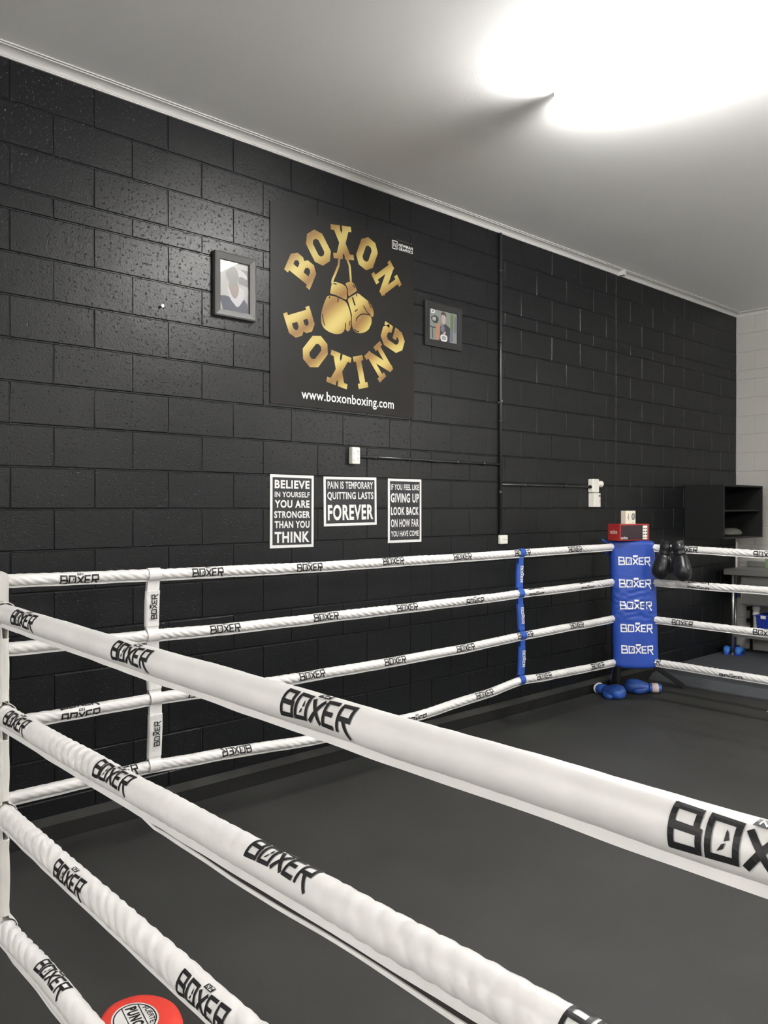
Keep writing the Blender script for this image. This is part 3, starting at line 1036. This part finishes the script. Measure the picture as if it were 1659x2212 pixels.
poster(1.245, 1.565, 1.367, 1.803,
       [('BELIEVE', .132, .115, .80), ('IN YOURSELF', .270, .075, .80), ('YOU ARE', .400, .105, .80),
        ('STRONGER', .545, .095, .82), ('THAN YOU', .682, .098, .80), ('THINK', .855, .150, .80)],
       'poster reading BELIEVE IN YOURSELF, leftmost of three black and white ones', -0.004)
poster(1.643, 2.081, 1.492, 1.802,
       [('PAIN IS TEMPORARY', .170, .150, .86), ('QUITTING LASTS', .395, .175, .87), ('FOREVER', .725, .320, .86)],
       'wide poster reading PAIN IS TEMPORARY, middle of the three', 0.010)
poster(2.183, 2.496, 1.371, 1.801,
       [('IF YOU FEEL LIKE', .130, .090, .84), ('GIVING UP', .300, .145, .84), ('LOOK BACK', .505, .130, .83),
        ('ON HOW FAR', .695, .125, .83), ('YOU HAVE COME', .860, .090, .83)],
       'poster reading IF YOU FEEL LIKE GIVING UP, rightmost of three', 0.0)


# framed photographs
def frame(x0, x1, z0, z1, bw, depth, m, label, picture, glossy=True):
    t = thing('framed_photo', ((x0 + x1) / 2, 0, z0), label, 'picture', 'framed photographs')
    w, h = (x1 - x0) / 2, z1 - z0
    mb = MB()
    o = [(-w, 0), (w, 0), (w, h), (-w, h)]
    i_ = [(-w + bw, bw), (w - bw, bw), (w - bw, h - bw), (-w + bw, h - bw)]
    mid = [(-w + bw * .2, bw * .2), (w - bw * .2, bw * .2), (w - bw * .2, h - bw * .2), (-w + bw * .2, h - bw * .2)]
    L = [[(x, -0.001, z) for x, z in o], [(x, -depth * .92, z) for x, z in o], [(x, -depth, z) for x, z in mid],
         [(x, -depth * .72, z) for x, z in i_], [(x, -0.006, z) for x, z in i_]]
    mb.loft(L + [L[0]], m, cap=False)
    mb.build('frame', t)
    mb = MB()
    picture(mb, w - bw, h, bw)
    mb.build('photograph', t)
    if glossy:
        mb = MB()
        mb.add([(-w + bw, -0.0165, bw), (w - bw, -0.0165, bw), (w - bw, -0.0105, h - bw), (-w + bw, -0.0105, h - bw)], [(0, 1, 2, 3)], M_GLASS)
        mb.build('glass', t)
    return t


def flat(name, c): return mat(name, c, 0.6, 0.3)
C_PALE = flat('print_pale_grey', (0.40, 0.395, 0.39)); C_MID = flat('print_mid_grey', (0.20, 0.20, 0.20)); C_FACE = flat('print_glare_grey', (0.25, 0.245, 0.24))  # face grey has the glare on the glass painted in
C_SKIN = flat('print_skin', (0.30, 0.245, 0.225)); C_SUIT = flat('print_blue_grey', (0.10, 0.105, 0.13)); C_WHITE = flat('print_white', (0.48, 0.475, 0.50))  # skin desaturated, glass glare put into its colour
C_TAN = flat('print_tan_skin', (0.26, 0.14, 0.085)); C_GREYG = flat('print_green_grey', (0.15, 0.165, 0.15)); C_DARK = flat('print_dark', (0.03, 0.03, 0.035))
C_OLIVE = flat('print_olive', (0.08, 0.11, 0.04)); C_HAIR = flat('print_dark_hair', (0.045, 0.035, 0.03)); C_LG = flat('print_light_grey', (0.24, 0.25, 0.24))


def shape(mb, pts, m, k, rounds=1):
    p = round_poly(pts, rounds) if rounds else pts
    mb.add([(x, -0.007 - 0.0004 * k, z) for x, z in p], [tuple(range(len(p)))], m)


def photo_pale(mb, w, h, b):
    H = h - 2 * b
    def q(x, y): return ((x * 2 - 1) * w, b + H * (1 - y))
    mb.add([(*q(0, 1)[:1], -0.006, q(0, 1)[1]), (q(1, 1)[0], -0.006, q(1, 1)[1]), (q(1, 0)[0], -0.006, q(1, 0)[1]), (q(0, 0)[0], -0.006, q(0, 0)[1])], [(0, 1, 2, 3)], C_PALE)
    shape(mb, [q(.66, .12), q(.98, .12), q(.98, .45), q(.66, .42)], C_MID, 1, 0)
    shape(mb, [q(.62, .10), q(.92, .20), q(.96, .31), q(.74, .26), q(.62, .3)], C_WHITE, 2, 1)
    shape(mb, [q(.0, .5), q(.25, .42), q(.75, .42), q(1, .5), q(1, 1), q(0, 1)], C_PALE, 3, 0)
    shape(mb, [q(.02, .72), q(.22, .70), q(.36, .72), q(.60, .90), q(.82, .70), q(.95, .80), q(.98, 1), q(.08, 1)], C_SUIT, 4, 0)
    shape(mb, [q(.24, .50), q(.80, .48), q(.86, .68), q(.62, .92), q(.34, .74)], C_WHITE, 5, 1)
    shape(mb, [q(.30, .50), q(.36, .40), q(.60, .40), q(.66, .50), q(.64, .64), q(.54, .74), q(.42, .70)], C_SKIN, 6, 2)
    shape(mb, [q(.30, .16), q(.50, .08), q(.62, .18), q(.66, .32), q(.58, .47), q(.46, .52), q(.34, .44), q(.20, .25)], C_FACE, 7, 2)
    shape(mb, [q(.0, .86), q(.06, .84), q(.12, 1), q(0, 1)], C_PALE, 5, 0)


def photo_boxer(mb, w, h, b):
    H = h - 2 * b
    def q(x, y): return ((x * 2 - 1) * w, b + H * (1 - y))
    mb.add([(q(0, 1)[0], -0.006, q(0, 1)[1]), (q(1, 1)[0], -0.006, q(1, 1)[1]), (q(1, 0)[0], -0.006, q(1, 0)[1]), (q(0, 0)[0], -0.006, q(0, 0)[1])], [(0, 1, 2, 3)], C_GREYG)
    flat_text(mb, 'D', lambda u, v, off=0: (u, -0.0086, v), C_WHITE, width=.14 * w * 2, height=.13 * H, bold=.04, cx=q(.13, 0)[0], cy=q(0, .08)[1])
    shape(mb, [q(.04, .28), q(.22, .18), q(.34, .26), q(.30, .44), q(.14, .46)], C_DARK, 1, 1)
    shape(mb, [q(.10, .27), q(.24, .24), q(.22, .38), q(.12, .38)], C_LG, 2, 1)
    shape(mb, [q(0, .56), q(.22, .58), q(.22, .62), q(0, .60)], C_DARK, 1, 0)
    shape(mb, [q(.09, .6), q(.12, .6), q(.14, .95), q(.11, .95)], C_DARK, 1, 0)
    shape(mb, [q(.76, .05), q(.86, .06), q(.86, .62), q(.76, .6)], C_OLIVE, 1, 0)
    shape(mb, [q(.88, .1), q(1, .12), q(1, .6), q(.9, .66)], C_SUIT, 1, 0)
    shape(mb, [q(.68, .50), q(.84, .55), q(.86, .95), q(.70, 1)], C_SUIT, 2, 1)
    shape(mb, [q(.40, .50), q(.58, .42), q(.74, .52), q(.72, 1), q(.30, 1), q(.30, .7)], C_DARK, 3, 0)
    shape(mb, [q(.26, .42), q(.38, .40), q(.38, .64), q(.36, .98), q(.24, .98), q(.20, .80)], C_TAN, 4, 1)
    shape(mb, [q(.42, .12), q(.58, .14), q(.58, .34), q(.52, .46), q(.44, .40)], C_SKIN, 5, 2)
    shape(mb, [q(.41, .08), q(.50, .02), q(.60, .10), q(.59, .20), q(.54, .13), q(.44, .13), q(.42, .22)], C_HAIR, 6, 1)
    shape(mb, [q(.42, .46), q(.50, .44), q(.56, .62), q(.46, .72), q(.38, .64)], C_SUIT, 6, 1)
    shape(mb, [q(.46, .74), q(.58, .64), q(.56, .78), q(.50, .80)], C_SKIN, 7, 1)
    shape(mb, [q(.40, .78), q(.62, .78), q(.64, .90), q(.60, 1), q(.42, 1), q(.38, .90)], C_WHITE, 7, 1)
    shape(mb, [q(.43, .82), q(.59, .82), q(.59, .95), q(.43, .95)], C_MID, 8, 1)


frame(0.867, 1.135, 2.674, 3.031, 0.038, 0.030, M_FRAME, 'black framed photo with washed-out glare, left of the big sign', photo_pale)
frame(2.522, 2.900, 2.735, 3.045, 0.047, 0.018, M_DARKFRAME, 'dark framed photo of a boxer, right of the big sign', photo_boxer, False)

# screw and hook left in the wall
mb = MB(); mb.tube([(0.560, 0.0, 2.672), (0.560, -0.014, 2.672)], [0.004, 0.004], M_STEEL, 8); mb.tube([(0.560, -0.014, 2.672), (0.560, -0.017, 2.672)], 0.0085, M_STEEL, 10)
tag(mb.build('wall_screw'), 'small bright screw head in the wall left of the pale framed photo', 'screw')

# conduits
def conduit(pts, r, label, name='conduit'):
    mb = MB(); mb.tube(pts, r, M_CONDUIT, 12)
    for k in range(len(pts) - 1):
        a, b = Vector(pts[k]), Vector(pts[k + 1])
        d = (b - a)
        for f in (0.25, 0.72):
            if d.length > 0.5:
                c = a + d * f; u = d.normalized() * 0.012
                mb.tube([c - u, c + u], r * 1.35, M_CONDUIT, 12)
    return tag(mb.build(name, smooth=True), label, 'conduit', 'painted conduits')


conduit([(3.335, -0.0125, 3.69), (3.335, -0.0125, 2.55), (3.335, -0.0125, 1.40)], 0.0115, 'vertical black painted conduit running down the wall from the cornice')
conduit([(1.905, -0.0110, 1.934), (2.55, -0.0110, 1.936), (2.62, -0.0150, 1.931), (2.70, -0.0110, 1.934), (3.320, -0.0110, 1.934)], 0.0098, 'thin black conduit running right from the double socket')
conduit([(3.35, -0.0110, 1.782), (4.50, -0.0110, 1.786)], 0.0098, 'black conduit running right to the white isolator switch')
mb = MB(); mb.tube([(3.322, -0.0, 2.403), (3.322, -0.032, 2.403)], 0.006, M_STEEL, 8)
mb.tube([(3.322, -0.032, 2.403), (3.322, -0.040, 2.410), (3.322, -0.036, 2.420)], 0.005, M_STEEL, 8)
tag(mb.build('wall_hook'), 'small steel hook in the wall beside the vertical conduit', 'hook')


def plate(x0, x1, z0, z1, d, label, kind):
    t = thing(kind, ((x0 + x1) / 2, 0, z0), label, 'socket')
    w, h = (x1 - x0) / 2, z1 - z0
    mb = MB(); mb.box((-w, -d, 0), (w, -0.001, h), M_PLASTIC); mb.build('face_plate', t, bevel=0.006)
    return t, w, h, d


t, w, h, d = plate(1.846, 1.910, 1.884, 1.992, 0.040, 'white double power socket on the wall above the wide poster', 'power_socket')
for zz in (0.030, 0.075):
    mb = MB(); mb.box((-0.026, -d - 0.004, zz - 0.012), (-0.010, -d, zz + 0.012), M_PLASTIC); mb.build('rocker_switch', t, bevel=0.002)
    mb = MB()
    for dx, dz, rr in ((-0.006, 0.006, 0.5), (0.006, 0.006, -0.5), (0.0, -0.008, 0.0)):
        T = Matrix.Translation((0.014 + dx, -d - 0.001, zz + dz)) @ Matrix.Rotation(rr, 4, 'Y')
        mb.box((-0.0015, 0, -0.004), (0.0015, 0.001, 0.004), M_PLASTIC_D, T)
    mb.build('pin_slots', t)
t, w, h, d = plate(3.318, 3.406, 1.329, 1.398, 0.028, 'small white switch plate low on the wall above the top rope', 'switch_plate')
mb = MB(); mb.box((-0.020, -d - 0.0008, 0.034), (0.034, -d, 0.0365), M_PLASTIC_D); mb.build('seam_mark', t)

t = thing('isolator_switch', (4.565, 0, 1.735), 'white isolator box with a plug knob, above the lower white socket box', 'switch')
mb = MB(); mb.box((-0.050, -0.055, 0.0), (0.045, -0.001, 0.118), M_PLASTIC); mb.build('housing', t, bevel=0.008)
mb = MB(); mb.tube([(0.045, -0.035, 0.078), (0.095, -0.040, 0.074)], [0.024, 0.030], M_PLASTIC, 18); mb.build('plug', t, bevel=0.004)
mb = MB(); mb.tube([(-0.05, -0.03, 0.05), (-0.063, -0.03, 0.05)], 0.014, M_BSTEEL, 12); mb.build('gland', t)
t = thing('power_socket', (4.575, 0, 1.612), 'white tall socket box under the isolator switch', 'socket')
mb = MB(); mb.box((-0.052, -0.06, 0.0), (0.047, -0.001, 0.119), M_PLASTIC); mb.build('housing', t, bevel=0.004)
mb = MB(); mb.box((0.016, -0.062, 0.088), (0.040, -0.06, 0.104), M_PLASTIC_D); mb.build('marking', t)
mb = MB(); mb.box((0.020, -0.065, 0.040), (0.036, -0.06, 0.062), mat('pink_button', (0.62, 0.45, 0.40), 0.5)); mb.build('rocker_switch', t, bevel=0.002)

# ------------------------------------------------------------------ timer and carton on the blue pad
TX, TY, TZ = 4.288, -0.528, 1.3475
t = thing('round_timer', (TX, TY, TZ), 'red boxed digital round timer on top of the blue corner pad', 'timer', None, -0.36)
hw, hd, H = 0.142, 0.075, 0.131
mb = MB(); mb.box((-hw, -hd, 0), (hw, hd, H), M_RED); mb.build('case', t, bevel=0.004)
mb = MB(); mb.box((-hw + 0.008, -hd - 0.0012, 0.008), (hw - 0.012, -hd + 0.001, H - 0.010), M_SCREEN); mb.build('display', t)
mb = MB(); mb.box((hw - 0.066, -hd - 0.0025, 0.010), (hw - 0.022, -hd, H - 0.013), M_PLASTIC); pn = mb.build('control_panel', t)
for r_ in range(4):
    for c_ in range(2):
        mb = MB(); x = hw - 0.055 + 0.022 * c_; z = 0.095 - 0.023 * r_
        if r_ == 3: z -= 0.001
        mb.tube([(x, -hd - 0.002, z), (x, -hd - 0.0045, z)], 0.0058, M_INK if r_ < 3 else (M_PLASTIC_D if c_ == 0 else M_RED), 14)
        mb.build('button', pn)
lb = MB()
put_quads(lb, LOGO, 0.062 / 4.6, lambda u, v, off: (-hw + 0.042 + u, -hd - 0.0016 - off, 0.021 + v), M_WINK, 1.0)
lb.build('printed_logo', t)
lb = MB()
put_quads(lb, LOGO, 0.085 / 4.6, lambda u, v, off: (-hw - 0.0006 - off, -u, 0.064 + v), M_CREAM, 1.0)
lb.build('side_logo', t)

t = thing('carton', (TX - 0.030, TY - 0.015, TZ + H), 'small cream carton with dark round mark, standing on the red timer', 'box', None, -0.30)
mb = MB(); mb.box((-0.050, -0.028, 0), (0.050, 0.028, 0.104), M_CREAM); mb.build('box_body', t, bevel=0.003)
mb = MB()
q = []
for k in range(20):
    a, b2 = 2 * PI * k / 20, 2 * PI * (k + 1) / 20
    q.append(((0.026 + 0.010 * math.cos(a), 0.058 + 0.018 * math.sin(a)), (0.026 + 0.019 * math.cos(a), 0.058 + 0.028 * math.sin(a)),
              (0.026 + 0.019 * math.cos(b2), 0.058 + 0.028 * math.sin(b2)), (0.026 + 0.010 * math.cos(b2), 0.058 + 0.018 * math.sin(b2))))
q += stroke([(0.018, 0.07), (0.034, 0.062), (0.020, 0.05), (0.034, 0.044)], 0.006)
q += rect(0.014, 0.010, 0.036, 0.014)
q += rect(-0.026, 0.030, -0.021, 0.080) + rect(-0.036, 0.048, -0.030, 0.056)
put_quads(mb, q, 1, lambda u, v, off: (u, -0.0288, v), M_PLASTIC_D, 1.0)
mb.build('printed_mark', t)


# ------------------------------------------------------------------ boxing gloves
def ring_pts(c, ax, ay, rx, ry, n=20, e=2.2):
    out = []
    for k in range(n):
        a = 2 * PI * k / n
        ca, sa = math.cos(a), math.sin(a)
        out.append(c + ax * (rx * math.copysign(abs(ca) ** (2 / e), ca)) + ay * (ry * math.copysign(abs(sa) ** (2 / e), sa)))
    return out


def glove(T, label, m, patch, edge, group, mirror=1):
    """Boxing glove: local +x from the cuff opening to the knuckles, z up through the back of the hand."""
    t = thing('boxing_glove', T.translation, label, 'boxing glove', group)
    R = T.copy(); R.translation = Vector((0, 0, 0))
    t.rotation_euler = R.to_euler()
    X, Y, Z = Vector((1, 0, 0)), Vector((0, 1, 0)), Vector((0, 0, 1))
    mb = MB()
    sec = [(0.095, 0.046, 0.038, 0.046), (0.12, 0.052, 0.042, 0.048), (0.155, 0.062, 0.050, 0.052), (0.19, 0.069, 0.057, 0.057), (0.225, 0.070, 0.060, 0.060),
           (0.255, 0.066, 0.057, 0.060), (0.28, 0.056, 0.048, 0.056), (0.298, 0.038, 0.032, 0.053), (0.305, 0.015, 0.012, 0.052)]
    mb.loft([ring_pts(Vector((x, 0, zc)), Y, Z, ry, rz, 24) for x, ry, rz, zc in sec], m)
    # fold of the fingers under the fist
    mb.loft([ring_pts(Vector((x, 0.0, zc)), Y, Z, ry, rz, 20) for x, ry, rz, zc in
             [(0.185, 0.02, 0.010, 0.020), (0.195, 0.050, 0.020, 0.022), (0.225, 0.057, 0.026, 0.026), (0.258, 0.052, 0.024, 0.030), (0.275, 0.022, 0.012, 0.034)]], m)
    mb.build('fist', t, smooth=True, subdiv=1)
    mb = MB()
    ts = [(0.115, 0.046, 0.016, 0.045), (0.14, 0.060, 0.022, 0.042), (0.175, 0.073, 0.025, 0.040), (0.21, 0.074, 0.024, 0.038), (0.235, 0.066, 0.018, 0.038), (0.245, 0.060, 0.007, 0.038)]
    mb.loft([ring_pts(Vector((x, y * mirror, z)), Y, Z, r_, r_ * 1.05, 16) for x, y, r_, z in ts], m)
    mb.build('thumb', t, smooth=True, subdiv=1)
    mb = MB()
    cs = [(0.0, 0.047, 0.036, 0.046), (0.02, 0.046, 0.036, 0.046), (0.06, 0.043, 0.035, 0.046), (0.098, 0.045, 0.037, 0.046)]
    outer = [ring_pts(Vector((x, 0, zc)), Y, Z, ry, rz, 24) for x, ry, rz, zc in cs]
    inner = [ring_pts(Vector((x, 0, zc)), Y, Z, ry - 0.008, rz - 0.008, 24) for x, ry, rz, zc in [(0.085, 0.043, 0.035, 0.046), (0.0, 0.047, 0.036, 0.046)]]
    mb.loft(outer, m, cap=False)
    mb.loft(inner + [outer[0]], edge, cap=False)
    mb.build('cuff', t, smooth=True)
    if edge is not m:
        mb = MB()
        mb.loft([ring_pts(Vector((x, 0, 0.046)), Y, Z, ry, rz, 24) for x, ry, rz in [(0.012, 0.046, 0.036), (0.009, 0.051, 0.041), (-0.004, 0.052, 0.042), (-0.010, 0.046, 0.036), (-0.004, 0.041, 0.031)]], edge, cap=False)
        mb.build('cuff_trim', t, smooth=True)
    mb = MB()
    mb.loft([ring_pts(Vector((x, 0, 0.046)), Y, Z, ry, rz, 24) for x, ry, rz in [(0.024, 0.0475, 0.0375), (0.026, 0.049, 0.039), (0.074, 0.0465, 0.0385), (0.076, 0.045, 0.037)]], patch, cap=False)
    mb.build('wrist_strap', t, smooth=True)
    return t


def trs(loc, ex, roll=0.0):
    """Frame with +x along ex, rolled about it."""
    x = Vector(ex).normalized()
    a = Vector((0, 0, 1)) if abs(x.z) < 0.95 else Vector((0, -1, 0))
    y = a.cross(x).normalized()
    z = x.cross(y)
    Mx = Matrix((x, y, z)).transposed().to_4x4() @ Matrix.Rotation(roll, 4, 'X')
    Mx.translation = Vector(loc)
    return Mx


M_WPATCH = mat('pale_pink_patch', (0.56, 0.44, 0.42), 0.6, 0.3)
glove(trs((4.520, -0.115, MAT), (-0.09, -0.30, 0.0), 0.22), 'blue boxing glove lying on the mat under the blue pad, fist facing viewer', M_GLOVEBLU, M_GLOVEBLU, M_WVINYL, 'blue gloves on the mat', -1)
glove(trs((4.900, -0.470, MAT - 0.002), (-0.20, 0.24, 0.0), -0.1), 'blue boxing glove with pale wrist patch lying behind the other blue glove', M_GLOVEBLU, M_WPATCH, M_GLOVEBLU, 'blue gloves on the mat', 1)

glove(trs((4.380, -0.830, 1.350), (-0.05, 0.20, -0.98), 1.45), 'black glossy boxing glove hung on the top rope, nearer the blue pad', M_GLOVEBLK, M_GLOVEBLK, M_GLOVEBLK, 'black gloves on the rope', 1)
glove(trs((4.345, -0.936, 1.350), (-0.03, -0.24, -0.97), 1.70), 'black glossy boxing glove hung on the top rope, right one of the pair', M_GLOVEBLK, M_GLOVEBLK, M_GLOVEBLK, 'black gloves on the rope', -1)
mb = MB()
mb.tube([(4.36, -0.84, 1.30), (4.375, -0.85, 1.328), (4.42, -0.862, 1.334), (4.46, -0.868, 1.31), (4.465, -0.87, 1.25)], 0.010, M_GLOVEBLK, 10)
tag(mb.build('glove_tie', smooth=True), 'black cord tying the two black gloves over the top rope', 'cord')
mb = MB(); mb.tube([(4.312, -0.886, 1.316), (4.286, -0.894, 1.316)], 0.0105, M_WINK, 12)
tag(mb.build('snap_button', smooth=False), 'small round white button on the hanging black gloves', 'button')

# ------------------------------------------------------------------ red punch pad lying inside the ring
t = thing('punch_pad', (-0.372, -1.705, MAT), 'red padded punch mitt with round white label on the mat, bottom left', 'punch pad', None, -1.75)
mb = MB()
rings = []
for k, (z, f) in enumerate([(0.0, 0.90), (0.006, 0.96), (0.03, 1.0), (0.055, 1.0), (0.075, 0.96), (0.088, 0.86), (0.094, 0.7), (0.097, 0.45), (0.097, 0.2)]):
    ring = []
    for q_ in range(48):
        a = 2 * PI * q_ / 48
        rx = 0.142 * (1 + 0.05 * math.cos(2 * a)); ry = 0.118 * (1 + 0.05 * math.sin(a))
        ca, sa = math.cos(a), math.sin(a)
        ring.append(Vector((rx * f * math.copysign(abs(ca) ** 0.9, ca), ry * f * math.copysign(abs(sa) ** 0.9, sa), z)))
    rings.append([Vector((p.x, p.y, p.z * 0.72)) for p in ring])
mb.loft(rings, M_REDPAD)
mb.build('padding', t, smooth=True)
mb = MB(); mb.box((-0.052, -0.205, 0.010), (0.052, -0.10, 0.050), M_REDPAD); mb.build('hand_cuff', t, bevel=0.02, seg=4)
mb = MB()
def lab(u, v, off=0.0): return (u, v - 0.012, 0.0704 + off)
N_ = 44
for (ra, rb, m_, z_) in ((0.0, 0.083, M_WVINYL, 0.0), (0.072, 0.0765, M_INK, 0.0007)):
    vs, fs = [], []
    for k in range(N_):
        a = 2 * PI * k / N_
        vs += [lab(ra * math.cos(a), ra * 0.80 * math.sin(a), z_), lab(rb * math.cos(a), rb * 0.80 * math.sin(a), z_)]
    for k in range(N_):
        j = (k + 1) % N_
        fs.append((2 * k, 2 * k + 1, 2 * j + 1, 2 * j))
    if ra == 0.0:
        vs = [lab(rb * math.cos(2 * PI * k / N_), rb * 0.8 * math.sin(2 * PI * k / N_), 0.0) for k in range(N_)]
        fs = [tuple(range(N_))]
    mb.add(vs, fs, m_)
flat_text(mb, 'PUNCH', lambda u, v, off=0: lab(u, v, 0.0008), M_INK, width=0.122, height=0.034, bold=0.05, cy=0.002)
flat_text(mb, 'FUERTE', lambda u, v, off=0: lab(u, v + 0.0 - u * u * 3.0, 0.0008), M_INK, width=0.086, height=0.016, bold=0.01, cy=0.046)
for yv in (0.026, -0.022):
    put_quads(mb, stroke([(-0.068, yv), (0.068, yv)], 0.0028), 1, lambda u, v, off: lab(u, v, 0.0008), M_INK, 1.0)
mb.build('round_label', t)

# ------------------------------------------------------------------ far right: cabinet, sink bench and what stands round it
t = thing('wall_cabinet', (6.66, 0, 1.30), 'open black wall cabinet with one shelf, high in the far corner', 'cabinet')
w, D, H, th = 0.443, 0.40, 0.531, 0.018
for nm, a, b in (('side_panel', (-w, -D, 0), (-w + th, -0.002, H)), ('side_panel', (w - th, -D, 0), (w, -0.002, H)),
                 ('top_panel', (-w + th, -D, H - th), (w - th, -0.002, H)), ('bottom_panel', (-w + th, -D, 0), (w - th, -0.002, th)),
                 ('back_panel', (-w + th, -0.012, th), (w - th, -0.002, H - th)), ('shelf', (-w + th, -D + 0.02, 0.268), (w - th, -0.012, 0.284))):
    mb = MB(); mb.box(a, b, M_CAB); mb.build(nm, t, bevel=0.0015)
mb = MB()  # grey mound added in place of the lit bottom panel
mb.loft([ring_pts(Vector((6.78, -0.20, 1.318 + z)), Vector((1, 0, 0)), Vector((0, 1, 0)), 0.16 * f, 0.11 * f, 24) for z, f in ((0.0, .9), (0.02, 1), (0.045, .95), (0.07, .7), (0.08, .35))], mat('lit_shelf_grey', (0.10, 0.10, 0.085), 0.8, 0.2, bump=(30, 0.5, 0.01)))
tag(mb.build('lit_shelf_mound', smooth=True, subdiv=1), 'grey mound standing in for the lit bottom panel of the black cabinet', 'lit patch')

BX, BY0 = 6.86, -0.115
t = thing('sink_bench', (BX, BY0, 0.07), 'stainless steel sink bench along the far right wall', 'bench')
def bp(x, y, z): return (x - BX, y - BY0, z - 0.07)
def bbox(mb, a, b, m): mb.box(bp(*a), bp(*b), m)
mb = MB(); bbox(mb, (6.86, -2.1, 0.906), (X1 - 0.003, -0.100, 0.968), M_STEEL); mb.build('bench_top', t, bevel=0.004)
mb = MB(); bbox(mb, (6.93, -1.0, 0.592), (7.30, -0.240, 0.906), M_STEEL); mb.build('sink_bowl', t, bevel=0.02, seg=3)
for y in (-0.185, -1.95):
    for x in (6.895, 7.33):
        mb = MB(); mb.tube([bp(x, y, 0.09), bp(x, y, 0.906)], 0.0135, M_STEEL, 14); lg = mb.build('leg', t, smooth=True)
        mb = MB(); mb.tube([bp(x, y, 0.0705), bp(x, y, 0.095)], [0.020, 0.016], M_PLASTIC_D, 14); mb.build('foot', lg)
mb = MB(); bbox(mb, (6.90, -2.0, 0.26), (7.34, -0.17, 0.292), M_STEEL); mb.build('under_shelf', t, bevel=0.003)

t = thing('drain_pipe', (7.10, -0.336, 0.2925), 'white plastic drain trap under the sink bench', 'pipe')
mb = MB(); mb.tube([(0, 0, 0.0), (0, 0, 0.20)], 0.026, M_PVC, 18); mb.tube([(0, 0, 0.19), (0, 0, 0.225)], 0.034, M_PVC, 18); mb.build('tail_pipe', t)
mb = MB(); mb.tube([(0, 0, 0.225), (0, 0, 0.255), (0, 0, 0.280)], [0.030, 0.040, 0.040], M_PVC, 18); mb.tube([(0, 0, 0.280), (0, 0, 0.299)], 0.026, M_PVC, 18); mb.build('trap_nut', t)
t = thing('storage_tub', (7.06, -0.545, 0.2925), 'dark blue plastic tub on the shelf under the sink bench', 'tub')
mb = MB(); mb.loft([[(-a, -b, z), (a, -b, z), (a, b, z), (-a, b, z)] for a, b, z in ((0.12, 0.12, 0), (0.135, 0.14, 0.195), (0.142, 0.148, 0.200), (0.142, 0.148, 0.215), (0.13, 0.135, 0.215))], M_BLUEPLAS); mb.build('tub_body', t, bevel=0.004)
mb = MB(); mb.box((-0.150, 0.035, 0.180), (-0.141, 0.085, 0.214), M_PVC); mb.build('clip', t, bevel=0.002)
mb = MB()
mb.tube([(7.32, -0.195, 0.0705), (7.32, -0.195, 0.88)], 0.012, M_BSTEEL, 10)
for z in (0.39, 0.52): mb.tube([(7.32, -0.195, z), (7.30, -0.150, z)], 0.022, M_BSTEEL, 12)
tag(mb.build('supply_pipe', smooth=True), 'dark water pipe with taps on the wall under the bench', 'pipe')

t = thing('mop', (7.235, -0.058, 0.07), 'silver mop handle with blue grip standing in the corner behind the bench', 'mop')
a, b = Vector((0, 0, 0.04)), Vector((0.065, 0.020, 1.16))
def mp(k): return a + (b - a) * k
mb = MB(); mb.tube([mp(0), mp(0.46)], 0.011, M_STEEL, 12); mb.build('lower_tube', t, smooth=True)
mb = MB(); mb.tube([mp(0.46), mp(0.58)], 0.0135, M_BLUEPLAS, 12); mb.build('blue_grip', t, smooth=True)
mb = MB(); mb.tube([mp(0.58), mp(1.0)], 0.012, M_PVC, 12); mb.build('upper_tube', t, smooth=True)
mb = MB(); mb.box((-0.05, -0.035, 0.0005), (0.05, 0.035, 0.045), M_BLUEPLAS); mb.build('mop_head', t, bevel=0.012)


def shoe(x, y, rot, label):
    t = thing('shoe', (x, y, 0.0705), label, 'shoe', 'blue shoes by the bench', rot)
    mb = MB()
    sec = [(-0.13, .022, .05), (-0.11, .034, .075), (-0.05, .036, .08), (0.02, .038, .062), (0.08, .043, .046), (0.125, .034, .036), (0.145, .012, .022)]
    mb.loft([ring_pts(Vector((x_, 0, 0.012 + h_ / 2)), Vector((0, 1, 0)), Vector((0, 0, 1)), w_, h_ / 2, 16) for x_, w_, h_ in sec], M_SHOE)
    mb.build('upper', t, smooth=True, subdiv=1)
    mb = MB()
    mb.loft([[Vector((x_, s_ * w_ * 1.04, z_)) for s_, z_ in ((-1, 0.0), (1, 0.0), (1, 0.018), (-1, 0.018))] for x_, w_, h_ in sec], M_BLUEPLAS)
    mb.build('sole', t, bevel=0.003)
    return t


shoe(6.960, -0.095, 0.35, 'blue shoe on the platform left of the bench leg')
shoe(6.985, -0.215, 0.25, 'blue shoe on the platform right of the bench leg')

mb = MB(); mb.box((X1 - 0.018, -0.322, 0.970), (X1 - 0.002, -0.131, 1.028), M_SPLASH)
tag(mb.build('splashback_tile', bevel=0.002), 'dark grey splashback panel on the right wall above the bench', 'panel')
mb = MB(); mb.box((7.13, -0.495, 0.9685), (7.19, -0.412, 1.083), M_GREEN)
tag(mb.build('scouring_sponge', bevel=0.008), 'green sponge standing on the bench at the right edge', 'sponge')
mb = MB()
for k, (y, l) in enumerate(((-1.36, 0.05), (-1.42, 0.035), (-1.47, 0.06))):
    mb.box((4.93 + 0.02 * k, y - l / 2, MAT + 0.0002), (4.955 + 0.02 * k, y + l / 2, MAT + 0.0016), M_WVINYL2)
tag(mb.build('tape_scrap'), 'torn scraps of pale tape on the mat near the right ropes', 'tape')
